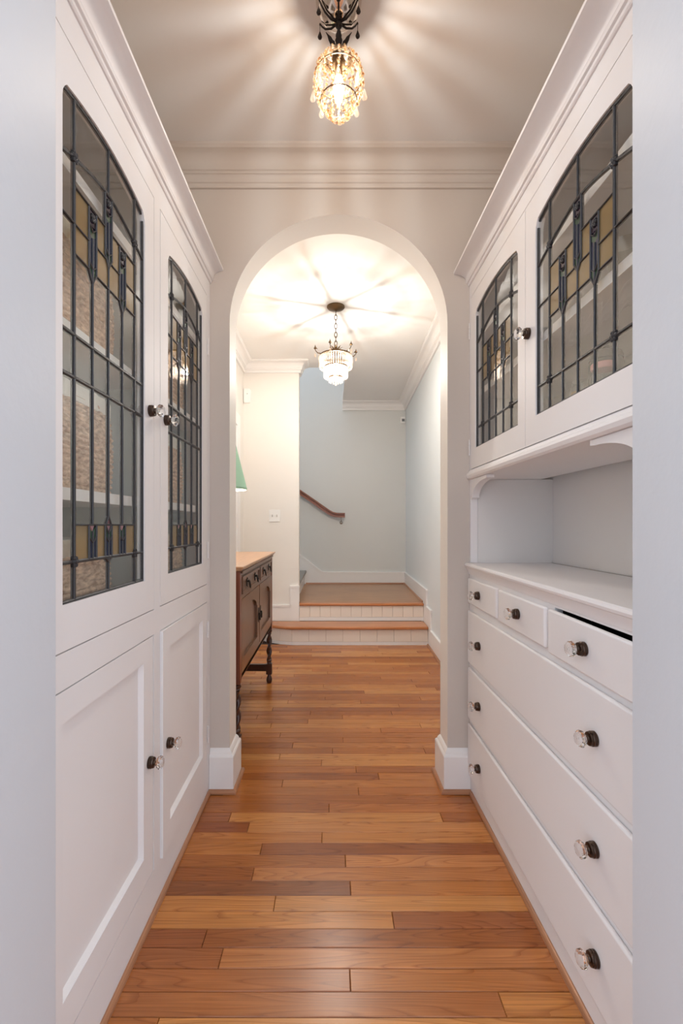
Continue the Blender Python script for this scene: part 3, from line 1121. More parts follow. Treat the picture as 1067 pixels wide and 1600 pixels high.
    for x, z, r in ros:
        cc = Vector(fn(c + x, z, -0.0055))
        mb.ball(cc, r * 0.5, 8, 6)
        for k in range(6):
            an = 2 * PI * k / 6
            mb.ball(Vector(fn(c + x + r * 0.62 * math.cos(an), z + r * 0.62 * math.sin(an), -0.0058)), r * 0.42, 6, 4)
    mb.build('lead_came', M['lead'], door, smooth=30)
    if knob_at:
        knob(side, knob_at[0], knob_at[1], door)
    dv = (v1 - v0)
    for z in (v0 + 0.10 * dv + 0.02, v1 - 0.16 * dv - 0.02):
        hinge(side, hinge_at, z, door)
    return door


def panel_door(side, parent, u0, u1, v0, v1, knob_at, hinge_u, stile=0.064, toprail=0.062, botrail=0.078):
    fn = side_fn(side)
    a0, a1, b0, b1 = u0 + stile, u1 - stile, v0 + botrail, v1 - toprail
    mb = MB().prism(rect(u0, u1, v0, v1), -0.020, 0.0, fn, [rect(a0, a1, b0, b1)])
    s = 0.009                                        # sloped sticking round the flat panel
    o = [(a0, b0), (a1, b0), (a1, b1), (a0, b1)]
    i_ = [(a0 + s, b0 + s), (a1 - s, b0 + s), (a1 - s, b1 - s), (a0 + s, b1 - s)]
    vs = [fn(u, v, -0.0015) for u, v in o] + [fn(u, v, -0.0125) for u, v in i_]
    mb.add(vs, [(k, (k + 1) % 4, (k + 1) % 4 + 4, k + 4) for k in range(4)])
    door = mb.build('panel_door', M['cab'], parent, origin=fn(hinge_u, (v0 + v1) / 2, 0), smooth=20)
    MB().prism(rect(a0 - 0.005, a1 + 0.005, b0 - 0.005, b1 + 0.005), -0.0185, -0.0125, fn).build('panel', M['cab'], door, smooth=0)
    knob(side, knob_at[0], knob_at[1], door)
    return door


def crown(side, parent, prof, y0, y1):
    fn = side_fn(side)
    mb = MB()
    k = len(prof)
    vs = [fn(y0, z, w) for w, z in prof] + [fn(y1, z, w) for w, z in prof]
    fs = [(i, (i + 1) % k, (i + 1) % k + k, i + k) for i in range(k)]
    fs += [tuple(range(k)), tuple(reversed(range(k, 2 * k)))]
    mb.add(vs, fs)
    return mb.build('crown_moulding', M['cab'], parent, smooth=25)


def crown_profile(z0, z1, p):
    h = z1 - z0
    pts = [(-0.02, z0), (0.0, z0), (0.004, z0), (0.007, z0 + 0.003), (0.008, z0 + 0.010), (0.014, z0 + 0.012), (0.016, z0 + 0.018), (0.014, z0 + 0.022)]
    for i in range(9):
        t = i / 8
        a = PI / 2 * t
        pts.append((0.015 + (p - 0.021) * (1 - math.cos(a)), z0 + 0.023 + (h - 0.035) * math.sin(a)))
    pts += [(p - 0.004, z1 - 0.011), (p, z1 - 0.010), (p, z1), (-0.02, z1)]
    return pts


# ------------------------------------------------------------------ left built-in
cl = thing('built_in_cupboard', 'tall white built-in cupboard with two long leaded-glass doors over two panelled doors, baskets inside', 'cupboard', (-0.69, 1.345, 0))
fL = side_fn('L')
Y0, Y1 = YN1 + 0.002, YA0 - 0.001
gap = 0.003
dL1, dL2 = (0.82, 1.337), (1.388, 1.905)
UV, LV = (0.893, 2.100), (0.130, 0.815)
holes = [rect(d[0] - gap, d[1] + gap, z[0] - gap, z[1] + gap) for d in (dL1, dL2) for z in (UV, LV)]
MB().prism(rect(Y0, Y1, 0.0, 2.19), -0.022, -0.0003, fL, holes).build('face_frame', M['cab'], cl, smooth=0)
for (a, b) in (dL1, dL2):
    for (z0, z1) in (UV, LV):
        MB().prism(rect(a - 0.014, b + 0.014, z0 - 0.014, z1 + 0.014), -0.0295, -0.0225, fL, [rect(a + 0.012, b - 0.012, z0 + 0.012, z1 - 0.012)]).build('gap_light_stop', M['cab_in'], cl, smooth=0)  # added strips behind the doors, keep light out of the gaps
mb = MB()
xb = WLX + 0.003
mb.box(xb, xb + 0.012, Y0, Y1, 0.0, 2.19)
mb.build('back_panel', M['cab_in_grey'], cl, smooth=0)
for (a, b) in ((Y0, Y0 + 0.018), (Y1 - 0.018, Y1), (1.353, 1.372)):
    MB().box(xb + 0.0125, XL - 0.0225, a, b, 0.0, 2.19).build('side_panel', M['cab_in_grey'], cl, smooth=0)
for (a, b) in ((Y0 + 0.0185, 1.3525), (1.3725, Y1 - 0.0185)):
    for z, t in ((0.10, 0.02), (0.848, 0.030), (1.205, 0.026), (1.555, 0.026), (1.895, 0.026)):
        MB().box(xb + 0.0125, XL - (0.0235 if z < 1 else 0.030), a, b, z - t / 2 + 0.0, z + t / 2).build('shelf', M['cab'], cl, smooth=0)
MB().box(xb, XL - 0.0005, Y0, Y1, 2.1905, 2.203).build('top_board', M['cab'], cl, smooth=0)
crown('L', cl, crown_profile(2.176, 2.240, 0.057), Y0, Y1)
leaded_door('L', cl, dL1[0], dL1[1], UV[0], UV[1], 1.078, 0.195, True, (1.306, 1.467), dL1[0])
leaded_door('L', cl, dL2[0], dL2[1], UV[0], UV[1], 1.648, 0.195, True, (1.428, 1.468), dL2[1] + 0.006)
panel_door('L', cl, dL1[0], dL1[1] - 0.008, LV[0], LV[1], (1.300, 0.461), dL1[0])
d = panel_door('L', cl, dL2[0], dL2[1], LV[0] - 0.008, LV[1], (1.430, 0.455), dL2[1])
for z in (0.26, 0.70):
    hinge('L', dL2[1] + 0.006, z, d)
d.rotation_euler.z = math.radians(0.9)          # stands a little ajar
d.name = 'panel_door'

# ------------------------------------------------------------------ right built-in
cr = thing('built_in_hutch', 'white built-in hutch with leaded-glass doors above an open niche, counter and drawers', 'hutch', (0.775, 1.345, 0))
fR = side_fn('R')
xbr = WRX - 0.003
UVR = (1.377, 2.103)
dR1, dR2 = (0.826, 1.3895), (1.392, 1.938)
NZ0, NZ1 = 0.977, 1.333
rows = [(0.535, 0.320), (0.297, 0.085)]
# face frame: door opening, niche opening (with corner brackets), slots behind the small drawers
holes = [rect(dR1[0] - gap, dR2[1] + gap, UVR[0] - gap, UVR[1] + gap)]
MB().prism(rect(Y0, Y1, NZ1 + 0.012, 2.175), -0.022, -0.0003, fR, holes).build('face_frame', M['cab'], cr, smooth=0)
for (a, b) in (dR1, dR2):
    MB().prism(rect(a - (0.014 if a < 1 else 0.001), b + (0.014 if a > 1 else 0.001), UVR[0] - 0.008, UVR[1] + 0.014), -0.0275, -0.0225, fR, [rect(a + 0.012, b - 0.012, UVR[0] + 0.012, UVR[1] - 0.012)]).build('gap_light_stop', M['cab_in'], cr, smooth=0)  # added here too, so the gaps round the doors stay dark
drw1 = [(1.604, 1.938), (1.239, 1.584), (0.866, 1.220)]
holes = [rect(a + 0.012, b - 0.012, 0.812, 0.9215 if b < 1.3 else 0.908) for a, b in drw1]
MB().prism(rect(Y0, Y1, 0.0, 0.950), -0.022, -0.0003, fR, holes).build('drawer_frame', M['cab'], cr, smooth=0)
# niche posts with curved brackets
na, nb = 0.845, 1.938
def bracket(u, s):
    pts = [(u, NZ1), (u + s * 0.198, NZ1), (u + s * 0.198, NZ1 - 0.012), (u + s * 0.182, NZ1 - 0.014)]
    for i in range(1, 12):
        a = PI / 2 * i / 12
        pts.append((u + s * (0.182 - 0.160 * math.sin(a)), NZ1 - 0.014 - 0.064 * (1 - math.cos(a))))
    pts += [(u + s * 0.022, NZ1 - 0.078), (u + s * 0.012, NZ1 - 0.082), (u, NZ1 - 0.083)]
    return pts
for u, s, e0, e1 in ((nb, -1, nb, Y1), (na, 1, Y0, na)):
    MB().prism(rect(e0, e1, NZ0 + 0.0005, NZ1), -0.030, -0.0003, fR).build('niche_post', M['cab'], cr, bevel=0.001)
    MB().prism(bracket(u - s * 0.0, s), -0.030, -0.0003, fR).build('niche_bracket', M['cab'], cr, smooth=20)
# ledge moulding under the doors
mb = MB()
lp_ = [(-0.30, 1.334), (0.006, 1.334), (0.012, 1.340), (0.015, 1.350), (0.013, 1.358), (0.006, 1.362), (0.003, 1.370), (-0.02, 1.372), (-0.02, 1.352), (-0.30, 1.352)]
k = len(lp_)
vs = [fR(Y0, z, w) for w, z in lp_] + [fR(Y1, z, w) for w, z in lp_]
mb.add(vs, [(i, (i + 1) % k, (i + 1) % k + k, i + k) for i in range(k)] + [tuple(range(k)), tuple(reversed(range(k, 2 * k)))])
mb.build('ledge_moulding', M['cab'], cr, smooth=25)
# counter with nosing and cove
mb = MB()
cp = [(-0.345, 0.977), (0.014, 0.977), (0.019, 0.974), (0.021, 0.968), (0.019, 0.961), (0.014, 0.958), (0.012, 0.952), (0.006, 0.940), (0.004, 0.930), (0.0, 0.928), (-0.0225, 0.928), (-0.0225, 0.951), (-0.345, 0.951)]
k = len(cp)
vs = [fR(Y0, z, w) for w, z in cp] + [fR(Y1, z, w) for w, z in cp]
mb.add(vs, [(i, (i + 1) % k, (i + 1) % k + k, i + k) for i in range(k)] + [tuple(range(k)), tuple(reversed(range(k, 2 * k)))])
mb.build('counter', M['cab'], cr, smooth=30)
MB().box(xbr - 0.012, xbr, Y0, Y1, 0.0, 0.950).build('back_panel', M['cab_in'], cr, smooth=0)
MB().box(xbr - 0.012, xbr, Y0, Y1, 0.9775, 1.351).build('niche_back', M['niche'], cr, smooth=0)
MB().box(xbr - 0.012, xbr, Y0, Y1, 1.3525, 2.175).build('back_panel', M['cab_in'], cr, smooth=0)
for (a, b) in ((Y0, Y0 + 0.016), (Y1 - 0.016, Y1)):
    MB().box(XR + 0.0305, xbr - 0.0125, a, b, 0.9775, 1.333).build('niche_side', M['niche'], cr, smooth=0)
    MB().box(XR + 0.0225, xbr - 0.0125, a, b, 1.3725, 2.175).build('side_panel', M['cab_in'], cr, smooth=0)
    MB().box(XR + 0.0225, xbr - 0.0125, a, b, 0.0, 0.950).build('side_panel', M['cab_in'], cr, smooth=0)
MB().box(XR + 0.0225, xbr - 0.0125, Y0 + 0.0165, Y1 - 0.0165, 1.3725, 1.395).build('cabinet_bottom', M['cab_in'], cr, smooth=0)
for z in (1.690, 1.935):
    MB().box(XR + 0.028, xbr - 0.0125, Y0 + 0.0165, Y1 - 0.0165, z - 0.013, z + 0.013).build('shelf', M['cab'], cr, smooth=0)
MB().box(XR + 0.0005, xbr, Y0, Y1, 2.1755, 2.188).build('top_board', M['cab'], cr, smooth=0)
crown('R', cr, crown_profile(2.162, 2.226, 0.068), Y0, Y1)
leaded_door('R', cr, dR1[0], dR1[1], UVR[0], UVR[1], 1.107, 0.214, False, (1.366, 1.714), dR1[0] - 0.006)
leaded_door('R', cr, dR2[0], dR2[1], UVR[0], UVR[1], 1.660, 0.214, False, None, dR2[1] + 0.006)


def drawer(parent, u0, u1, v0, v1, knobs, w0=0.0, w1=0.013, dz=0.0):
    fn = fR
    mb = MB().prism(rect(u0, u1, v0, v1), w0, w1, fn)
    dr = mb.build('drawer', M['cab'], parent, origin=fn((u0 + u1) / 2, v0, 0), bevel=0.0055, bseg=3)
    for ku, kv in knobs:
        knob('R', ku, kv, dr, w1)
    return dr


drawer(cr, drw1[0][0], drw1[0][1], 0.808, 0.915, [(1.789, 0.861)])
drawer(cr, drw1[1][0], drw1[1][1], 0.804, 0.915, [(1.413, 0.863)])
d3 = drawer(cr, drw1[2][0], drw1[2][1], 0.796, 0.9135, [(1.040, 0.8565)], w1=0.014)
d3.rotation_euler.x = math.radians(0.55)          # the near small drawer sags, leaving a dark slit above
MB().box(XR + 0.10, XR + 0.11, 0.90, 1.21, 0.80, 0.93).build('slit_shade_board', M['iron'], d3, smooth=0)  # added black board, stands in for the shade inside the slit
drawer(cr, 0.800, 1.940, 0.557, 0.777, [(1.784, 0.664), (1.000, 0.670)])
drawer(cr, 0.800, 1.940, 0.320, 0.535, [(1.784, 0.427), (0.998, 0.4276)])
drawer(cr, 0.800, 1.940, 0.085, 0.297, [(1.784, 0.183), (0.995, 0.191)])

# ------------------------------------------------------------------ baskets in the left cupboard
def basket_mesh(w, d, h):
    """open basket with plaited strands standing proud in rows"""
    nu, nv = 288, 66
    mb = MB()
    vs, fs = [], []

    def ring(t):
        e = 4.0
        c, s = math.cos(t), math.sin(t)
        return (abs(c) ** (2 / e) * math.copysign(1, c), abs(s) ** (2 / e) * math.copysign(1, s))
    for j in range(nv + 1):
        z = h * j / nv
        bulge = 0.93 + 0.07 * math.sin(PI * min(1, 0.15 + 0.8 * j / nv))
        row = int(z / 0.0139)
        rz = (z / 0.0139) % 1.0
        for i in range(nu):
            t = 2 * PI * i / nu
            x, y = ring(t)
            ph = (i / 6.0 + 0.5 * (row % 2) + 0.15 * math.sin(row * 2.3)) % 1.0
            lump = math.sin(PI * rz) ** 0.7 * (0.35 + 0.65 * abs(math.sin(PI * (ph + 0.25 * rz))))
            k = bulge
            r = 0.0085 * lump - 0.004 + 0.0012 * math.sin(i * 0.37 + row * 1.7)
            nl = math.hypot(x, y)
            vs.append((x * d / 2 * k + r * x / nl, y * w / 2 * k + r * y / nl, z))
    for j in range(nv):
        for i in range(nu):
            i2 = (i + 1) % nu
            fs.append((j * nu + i, j * nu + i2, (j + 1) * nu + i2, (j + 1) * nu + i))
    n0 = len(vs)
    for z in (h, 0.012):                            # inner skin and bottom
        for i in range(nu):
            x, y = ring(2 * PI * i / nu)
            vs.append((x * (d / 2 * 0.93 - 0.008), y * (w / 2 * 0.93 - 0.008), z))
    for i in range(nu):
        i2 = (i + 1) % nu
        fs.append((nv * nu + i, nv * nu + i2, n0 + i2, n0 + i))
        fs.append((n0 + i, n0 + i2, n0 + nu + i2, n0 + nu + i))
    fs.append(tuple(range(n0 + nu, n0 + 2 * nu)))
    fs.append(tuple(reversed(range(nu))))
    mb.add(vs, fs)
    lin = MB()
    prof = [(0.0, h - 0.02), (0.004, h - 0.018), (0.005, h + 0.014), (0.003, h + 0.021), (-0.006, h + 0.021), (-0.012, h + 0.012), (-0.014, h - 0.09), (-0.017, h - 0.09), (-0.015, h + 0.004), (-0.006, h + 0.006)]
    lv, lf = [], []
    for r, z in prof:
        for i in range(nu):
            x, y = ring(2 * PI * i / nu)
            nl = math.hypot(x, y)
            wob = 0.002 * math.sin(i * 0.7)
            lv.append((x * (d / 2 * 0.945) + (r + wob) * x / nl, y * (w / 2 * 0.945) + (r + wob) * y / nl, z))
    for j in range(len(prof)):
        j2 = (j + 1) % len(prof)
        for i in range(nu):
            i2 = (i + 1) % nu
            lf.append((j * nu + i, j * nu + i2, j2 * nu + i2, j2 * nu + i))
    lin.add(lv, lf)
    return mb, lin


bk = thing('woven_basket', 'x', 'basket', (0, 0, 0), 'woven baskets in the left cupboard')
b1, b2 = basket_mesh(0.400, 0.255, 0.222)
b1.build('basket_body', M['seagrass'], bk, origin=(0, 0, 0), smooth=60)
b2.build('liner', M['liner'], bk, origin=(0, 0, 0), smooth=60)
BX = -0.705
spots = [((BX, 1.075, 1.569), 'seagrass basket behind the near left glass door, on the upper of its basket shelves'),
         ((BX, 1.070, 1.219), 'seagrass basket with pale liner on the middle shelf behind the near left glass door'),
         ((BX, 1.060, 0.864), 'seagrass basket at the bottom behind the near left glass door, below the lowest shelf'),
         ((BX, 1.650, 1.569), 'seagrass basket behind the far left glass door, on the upper of its basket shelves'),
         ((BX, 1.645, 1.219), 'seagrass basket on the middle shelf behind the far left glass door'),
         ((BX, 1.640, 0.864), 'seagrass basket at the bottom behind the far left glass door, below the lowest shelf')]
bk.location = spots[0][0]
bk['label'] = spots[0][1]
for loc, lab in spots[1:]:
    copy_thing(bk, loc, lab)

# ------------------------------------------------------------------ glass and jars in the right cupboard
def jar(name, label, cat, loc, r, h, lid_mat, fill):
    t = thing(name, label, cat, loc)
    x, y, z = loc
    MB().lathe([(r * 0.9, 0), (r, 0.006), (r, h * 0.78), (r * 0.86, h * 0.86), (r * 0.86, h * 0.9), (r * 0.80, h * 0.9), (r * 0.80, h * 0.86), (r * 0.93, h * 0.77), (r * 0.93, 0.009), (0.0005, 0.008)], loc, 24).build('glass_body', M['jar_glass'], t)
    if fill:
        MB().lathe([(0.0005, 0.010), (r * 0.9, 0.010), (r * 0.9, h * fill), (0.0005, h * fill + 0.004)], loc, 20).build('filling', M['jar_fill'], t)
    if lid_mat:
        MB().lathe([(0.0005, h * 0.902), (r * 0.95, h * 0.902), (r * 0.97, h * 0.91), (r * 0.97, h * 0.985), (r * 0.9, h), (0.0005, h)], loc, 24).build('lid', lid_mat, t)
    return t


jar('glass_jar', 'clear glass jar with a pink lid inside the near right glass cabinet', 'jar', (0.715, 1.195, 1.3955), 0.032, 0.168, M['pink_lid'], 0.62)
jar('glass_jar', 'clear lidless glass jar of sandy filling farther along than the pink-lidded jar', 'jar', (0.705, 1.283, 1.3955), 0.030, 0.165, None, 0.72)
t = thing('grey_canister', 'tall grey stoneware canister behind the pink-lidded jar', 'canister', (0.805, 1.335, 1.3955))
MB().lathe([(0.040, 0), (0.044, 0.006), (0.046, 0.10), (0.046, 0.215), (0.042, 0.226)], (0.805, 1.335, 1.3955), 24).build('body', M['grey_jar'], t)
MB().lathe([(0.0445, 0.2265), (0.0445, 0.236), (0.040, 0.248), (0.024, 0.258), (0.008, 0.262), (0.009, 0.270), (0.0005, 0.274)], (0.805, 1.335, 1.3955), 24).build('lid', M['grey_jar'], t)
t = thing('drinking_glass', 'clear drinking glass on the middle shelf of the near right glass cabinet', 'glass', (0.72, 1.12, 1.7032))
MB().lathe([(0.030, 0), (0.031, 0.004), (0.038, 0.13), (0.0365, 0.13), (0.029, 0.010), (0.0005, 0.010)], (0.72, 1.12, 1.7032), 24).build('bowl', M['jar_glass'], t)

# ------------------------------------------------------------------ crystal pendant over the pantry
PX, PY = 0.021, 1.345
pend = thing('crystal_pendant', 'small pineapple-shaped amber crystal ceiling light hanging from a mirrored dome canopy', 'ceiling light', (PX, PY, ZC))
MB().lathe([(0.0005, ZC - 0.082), (0.020, ZC - 0.080), (0.042, ZC - 0.070), (0.058, ZC - 0.050), (0.067, ZC - 0.025), (0.070, ZC - 0.0005)], (PX, PY, 0), 32).build('canopy', M['mirror'], pend)
mb = MB()
for k in range(6):
    a = 2 * PI * k / 6 + 0.5
    pts = []
    for r, z in ((0.006, -0.082), (0.026, -0.084), (0.046, -0.074), (0.058, -0.060), (0.066, -0.046), (0.067, -0.050)):
        pts.append((PX + r * math.cos(a), PY + r * math.sin(a), ZC + z))
    mb.tube(pts, [0.003, 0.0032, 0.0028, 0.0024, 0.002, 0.0016], 6)
mb.lathe([(0.003, -0.096), (0.009, -0.093), (0.011, -0.088), (0.007, -0.082), (0.0005, -0.080)], (PX, PY, ZC), 12)
mb.build('canopy_arms', M['iron'], pend)


def drop(mb, c, r, h, seg=8):
    mb.lathe([(0.0003, 0.0), (r * 0.28, -h * 0.18), (r * 0.62, -h * 0.45), (r * 0.98, -h * 0.72), (r * 0.85, -h * 0.88), (r * 0.45, -h * 0.98), (0.0003, -h)], c, seg)


for k in range(6):
    a = 2 * PI * k / 6 + 0.5
    mb = MB()
    c = (PX + 0.066 * math.cos(a), PY + 0.066 * math.sin(a), ZC - 0.055)
    mb.tube([(c[0], c[1], c[2] + 0.006), (c[0], c[1], c[2] - 0.014)], 0.0009, 5)
    drop(mb, (c[0], c[1], c[2] - 0.012), 0.0072, 0.026)
    mb.build('smoked_drop', M['bead_smoke'], pend)


def link_chain(parent, x, y, z0, z1, ln, rw, rt, mat, name='chain_link', n_up=10):
    n = max(2, int(round((z0 - z1) / (ln * 0.76))))
    st = (z0 - z1) / n
    for i in range(n):
        zc = z0 - st * (i + 0.5)
        a = 0 if i % 2 else PI / 2
        pts = []
        for k in range(n_up):
            t = 2 * PI * k / n_up
            u, v = rw * math.cos(t), (st / 0.76) / 2 * math.sin(t)
            pts.append((x + u * math.cos(a), y + u * math.sin(a), zc + v))
        MB().tube(pts, rt, 6, closed=True).build(name, mat, parent)


link_chain(pend, PX, PY, ZC - 0.094, 2.560, 0.024, 0.0075, 0.0018, M['iron'])


def leaf(parent, x, y, z, a, length, width, lean, mat):
    mb = MB()
    n = 7
    vs, fs = [], []
    for i in range(n + 1):
        t = i / n
        r = 0.008 + lean * length * (t ** 1.6)
        zz = z + length * (t - 0.25 * lean * t * t)
        w = width * (0.55 + 0.45 * math.sin(PI * min(1, t * 1.15))) * (1 - t ** 3) * (1.0 if i % 2 else 0.72) + 0.0006
        cx, cy = x + r * math.cos(a), y + r * math.sin(a)
        tx, ty = -math.sin(a), math.cos(a)
        for s in (-1, 0, 1):
            q = 0.25 * w * abs(s)
            vs.append((cx + tx * w * s + q * math.cos(a), cy + ty * w * s + q * math.sin(a), zz))
    for i in range(n):
        for s in (0, 1):
            fs.append((i * 3 + s, i * 3 + s + 1, (i + 1) * 3 + s + 1, (i + 1) * 3 + s))
    o = mb.add(vs, fs).build('leaf', mat, parent, smooth=50)
    m = o.modifiers.new('thick', 'SOLIDIFY')
    m.thickness = 0.0016


for k in range(6):
    a = 2 * PI * k / 6 - PI / 2
    leaf(pend, PX, PY, 2.526, a, 0.068 if k % 2 == 0 else 0.056, 0.0115, 0.34 if k % 2 == 0 else 0.62, M['iron'])
MB().lathe([(0.0005, 2.536), (0.012, 2.535), (0.024, 2.531), (0.038, 2.522), (0.047, 2.510), (0.045, 2.507), (0.020, 2.520), (0.0005, 2.526)], (PX, PY, 0), 24).build('cap', M['antique'], pend)
MB().tube([(PX, PY, 2.575), (PX, PY, 2.530)], 0.004, 8).build('stem', M['iron'], pend)
prf = [(0.032, 2.514), (0.050, 2.503), (0.063, 2.487), (0.070, 2.468), (0.071, 2.448), (0.068, 2.426), (0.060, 2.402), (0.048, 2.380), (0.034, 2.360), (0.018, 2.344)]


def on_profile(t):
    f = t * (len(prf) - 1)
    i = min(int(f), len(prf) - 2)
    g = f - i
    return (prf[i][0] * (1 - g) + prf[i + 1][0] * g, prf[i][1] * (1 - g) + prf[i + 1][1] * g)


for lv, (t, rr) in enumerate(((0.02, 0.0), (0.36, 0.0), (0.72, 0.0))):
    r, z = on_profile(t)
    MB().tube([(PX + r * math.cos(2 * PI * k / 28), PY + r * math.sin(2 * PI * k / 28), z) for k in range(28)], 0.0017, 6, closed=True).build('frame_ring', M['antique'], pend)
for k in range(20):
    a = 2 * PI * k / 20
    mb = MB()
    nb_ = 18
    for i in range(nb_):
        t = (i + 0.4 * (k % 2)) / nb_
        r, z = on_profile(t)
        br = rnd.uniform(0.0036, 0.0060)
        r += rnd.uniform(-0.002, 0.003)
        aa = a + rnd.uniform(-0.05, 0.05)
        mb.ball((PX + r * math.cos(aa), PY + r * math.sin(aa), z), br, 6, 4)
    mb.build('bead_strand', M['bead'], pend, smooth=0)
for k in range(8):
    a = 2 * PI * k / 8 + 0.2
    for (t, ln) in ((0.14, 0.040), (0.55, 0.034)):
        r, z = on_profile(t)
        r += 0.008
        mb = MB()
        drop(mb, (PX + r * math.cos(a + t), PY + r * math.sin(a + t), z), 0.0085, ln, 8)
        mb.build('crystal_drop', M['bead_clear'], pend, smooth=0)
mb = MB()
for k in range(5):
    drop(mb, (PX + 0.013 * math.cos(k * 1.26), PY + 0.013 * math.sin(k * 1.26), 2.352), 0.006, 0.020)
mb.build('bottom_drops', M['bead_clear'], pend, smooth=0)
MB().lathe([(0.0005, 2.372), (0.004, 2.380), (0.011, 2.398), (0.0165, 2.420), (0.0165, 2.436), (0.012, 2.454), (0.009, 2.462), (0.0005, 2.462)], (PX, PY, 0), 16).build('bulb', M['bulb_glass'], pend)
MB().lathe([(0.0005, 2.394), (0.006, 2.398), (0.008, 2.418), (0.006, 2.440), (0.0005, 2.444)], (PX, PY, 0), 10).build('filament', M['bulb_warm'], pend)
MB().lathe([(0.0005, 2.4625), (0.011, 2.4625), (0.011, 2.500), (0.006, 2.518), (0.0005, 2.5195)], (PX, PY, 0), 14).build('lamp_holder', M['antique'], pend)

# ------------------------------------------------------------------ hall chandelier
CX, CY = 0.0316, 3.40
ch = thing('crystal_chandelier', 'small two-tier chandelier of clear crystal prisms on a chain in the hall beyond the arch', 'chandelier', (CX, CY, ZH))
MB().lathe([(0.067, ZH - 0.0005), (0.067, ZH - 0.006), (0.060, ZH - 0.014), (0.030, ZH - 0.024), (0.010, ZH - 0.030), (0.0005, ZH - 0.036)], (CX, CY, 0), 28).build('canopy', M['antique'], ch)
link_chain(ch, CX, CY, ZH - 0.032, 2.478, 0.044, 0.011, 0.0026, M['antique'])
mb = MB().lathe([(0.003, 2.484), (0.010, 2.478), (0.012, 2.465), (0.008, 2.45), (0.026, 2.436), (0.030, 2.424), (0.010, 2.418), (0.008, 2.40), (0.008, 2.345), (0.012, 2.34), (0.012, 2.3235), (0.0005, 2.323)], (CX, CY, 0), 16)
mb.build('stem', M['antique'], ch)
for k in range(8):
    leaf(ch, CX, CY, 2.424, 2 * PI * k / 8, 0.055, 0.012, 0.75, M['antique'])
for r, z in ((0.117, 2.402), (0.085, 2.318), (0.050, 2.240)):
    mb = MB()
    n = 36
    vs, fs = [], []
    for (dr, dz) in ((-0.002, -0.005), (0.002, -0.005), (0.002, 0.005), (-0.002, 0.005)):
        vs += [(CX + (r + dr) * math.cos(2 * PI * i / n), CY + (r + dr) * math.sin(2 * PI * i / n), z + dz) for i in range(n)]
    for j in range(4):
        for i in range(n):
            fs.append((j * n + i, j * n + (i + 1) % n, ((j + 1) % 4) * n + (i + 1) % n, ((j + 1) % 4) * n + i))
    mb.add(vs, fs)
    for i in range(6):
        a = 2 * PI * i / 6
        mb.tube([(CX + 0.007 * math.cos(a), CY + 0.007 * math.sin(a), z + 0.012), (CX + r * math.cos(a), CY + r * math.sin(a), z)], 0.0022, 5) if r > 0.06 else None
    mb.build('crystal_ring', M['antique'], ch)


def fringe(r, zt, ln, n, w):
    mb = MB()
    for k in range(n):
        a = 2 * PI * k / n
        A = Matrix.Rotation(a, 3, 'Z')
        c = Vector((CX + r * math.cos(a), CY + r * math.sin(a), zt))
        mb.lathe([(w * 0.35, 0), (w, -ln * 0.08), (w * 0.9, -ln * 0.86), (w * 0.25, -ln)], c, 5, A)
    o = mb.build('crystal_fringe', M['bead_clear'], ch, smooth=0)
    o['kind'] = 'stuff'


fringe(0.119, 2.398, 0.092, 44, 0.0056)
fringe(0.087, 2.314, 0.078, 34, 0.0042)
fringe(0.050, 2.236, 0.034, 16, 0.0042)
mb = MB()
mb.ball((CX, CY, 2.192), 0.012, 10, 8)
mb.tube([(CX, CY, 2.234), (CX, CY, 2.203)], 0.0016, 5)
mb.tube([(CX - 0.049, CY, 2.239), (CX, CY, 2.233), (CX + 0.049, CY, 2.239)], 0.0012, 5)
mb.build('finial_ball', M['bead_clear'], ch, smooth=0)
for k in range(6):
    a = 2 * PI * k / 6 + 0.25
    pts = []
    for r, z in ((0.02, 2.418), (0.06, 2.425), (0.105, 2.408), (0.140, 2.412), (0.158, 2.432), (0.150, 2.448), (0.140, 2.440)):
        pts.append((CX + r * math.cos(a), CY + r * math.sin(a), z))
    mb = MB().tube(pts, [0.004, 0.0045, 0.004, 0.0035, 0.003, 0.0028, 0.002], 6)
    mb.lathe([(0.003, 0), (0.012, 0.006), (0.010, 0.010), (0.004, 0.020), (0.0005, 0.034)], (CX + 0.157 * math.cos(a), CY + 0.157 * math.sin(a), 2.436), 8)
    arm = mb.build('arm', M['antique'], ch)
    for (r, z) in ((0.158, 2.424), (0.128, 2.404)):
        mb = MB()
        c = (CX + r * math.cos(a), CY + r * math.sin(a), z)
        mb.tube([c, (c[0], c[1], z - 0.014)], 0.0010, 5)
        drop(mb, (c[0], c[1], z - 0.012), 0.008, 0.034)
        mb.build('crystal_drop', M['bead_clear'], arm, smooth=0)
MB().lathe([(0.0005, 2.236), (0.006, 2.242), (0.018, 2.262), (0.022, 2.282), (0.018, 2.300), (0.010, 2.314), (0.009, 2.322), (0.0005, 2.3225)], (CX, CY, 0), 16).build('bulb', M['bulb_glass'], ch)
MB().lathe([(0.0005, 2.250), (0.007, 2.256), (0.011, 2.278), (0.008, 2.300), (0.0005, 2.304)], (CX, CY, 0), 10).build('filament', M['bulb_hall'], ch)

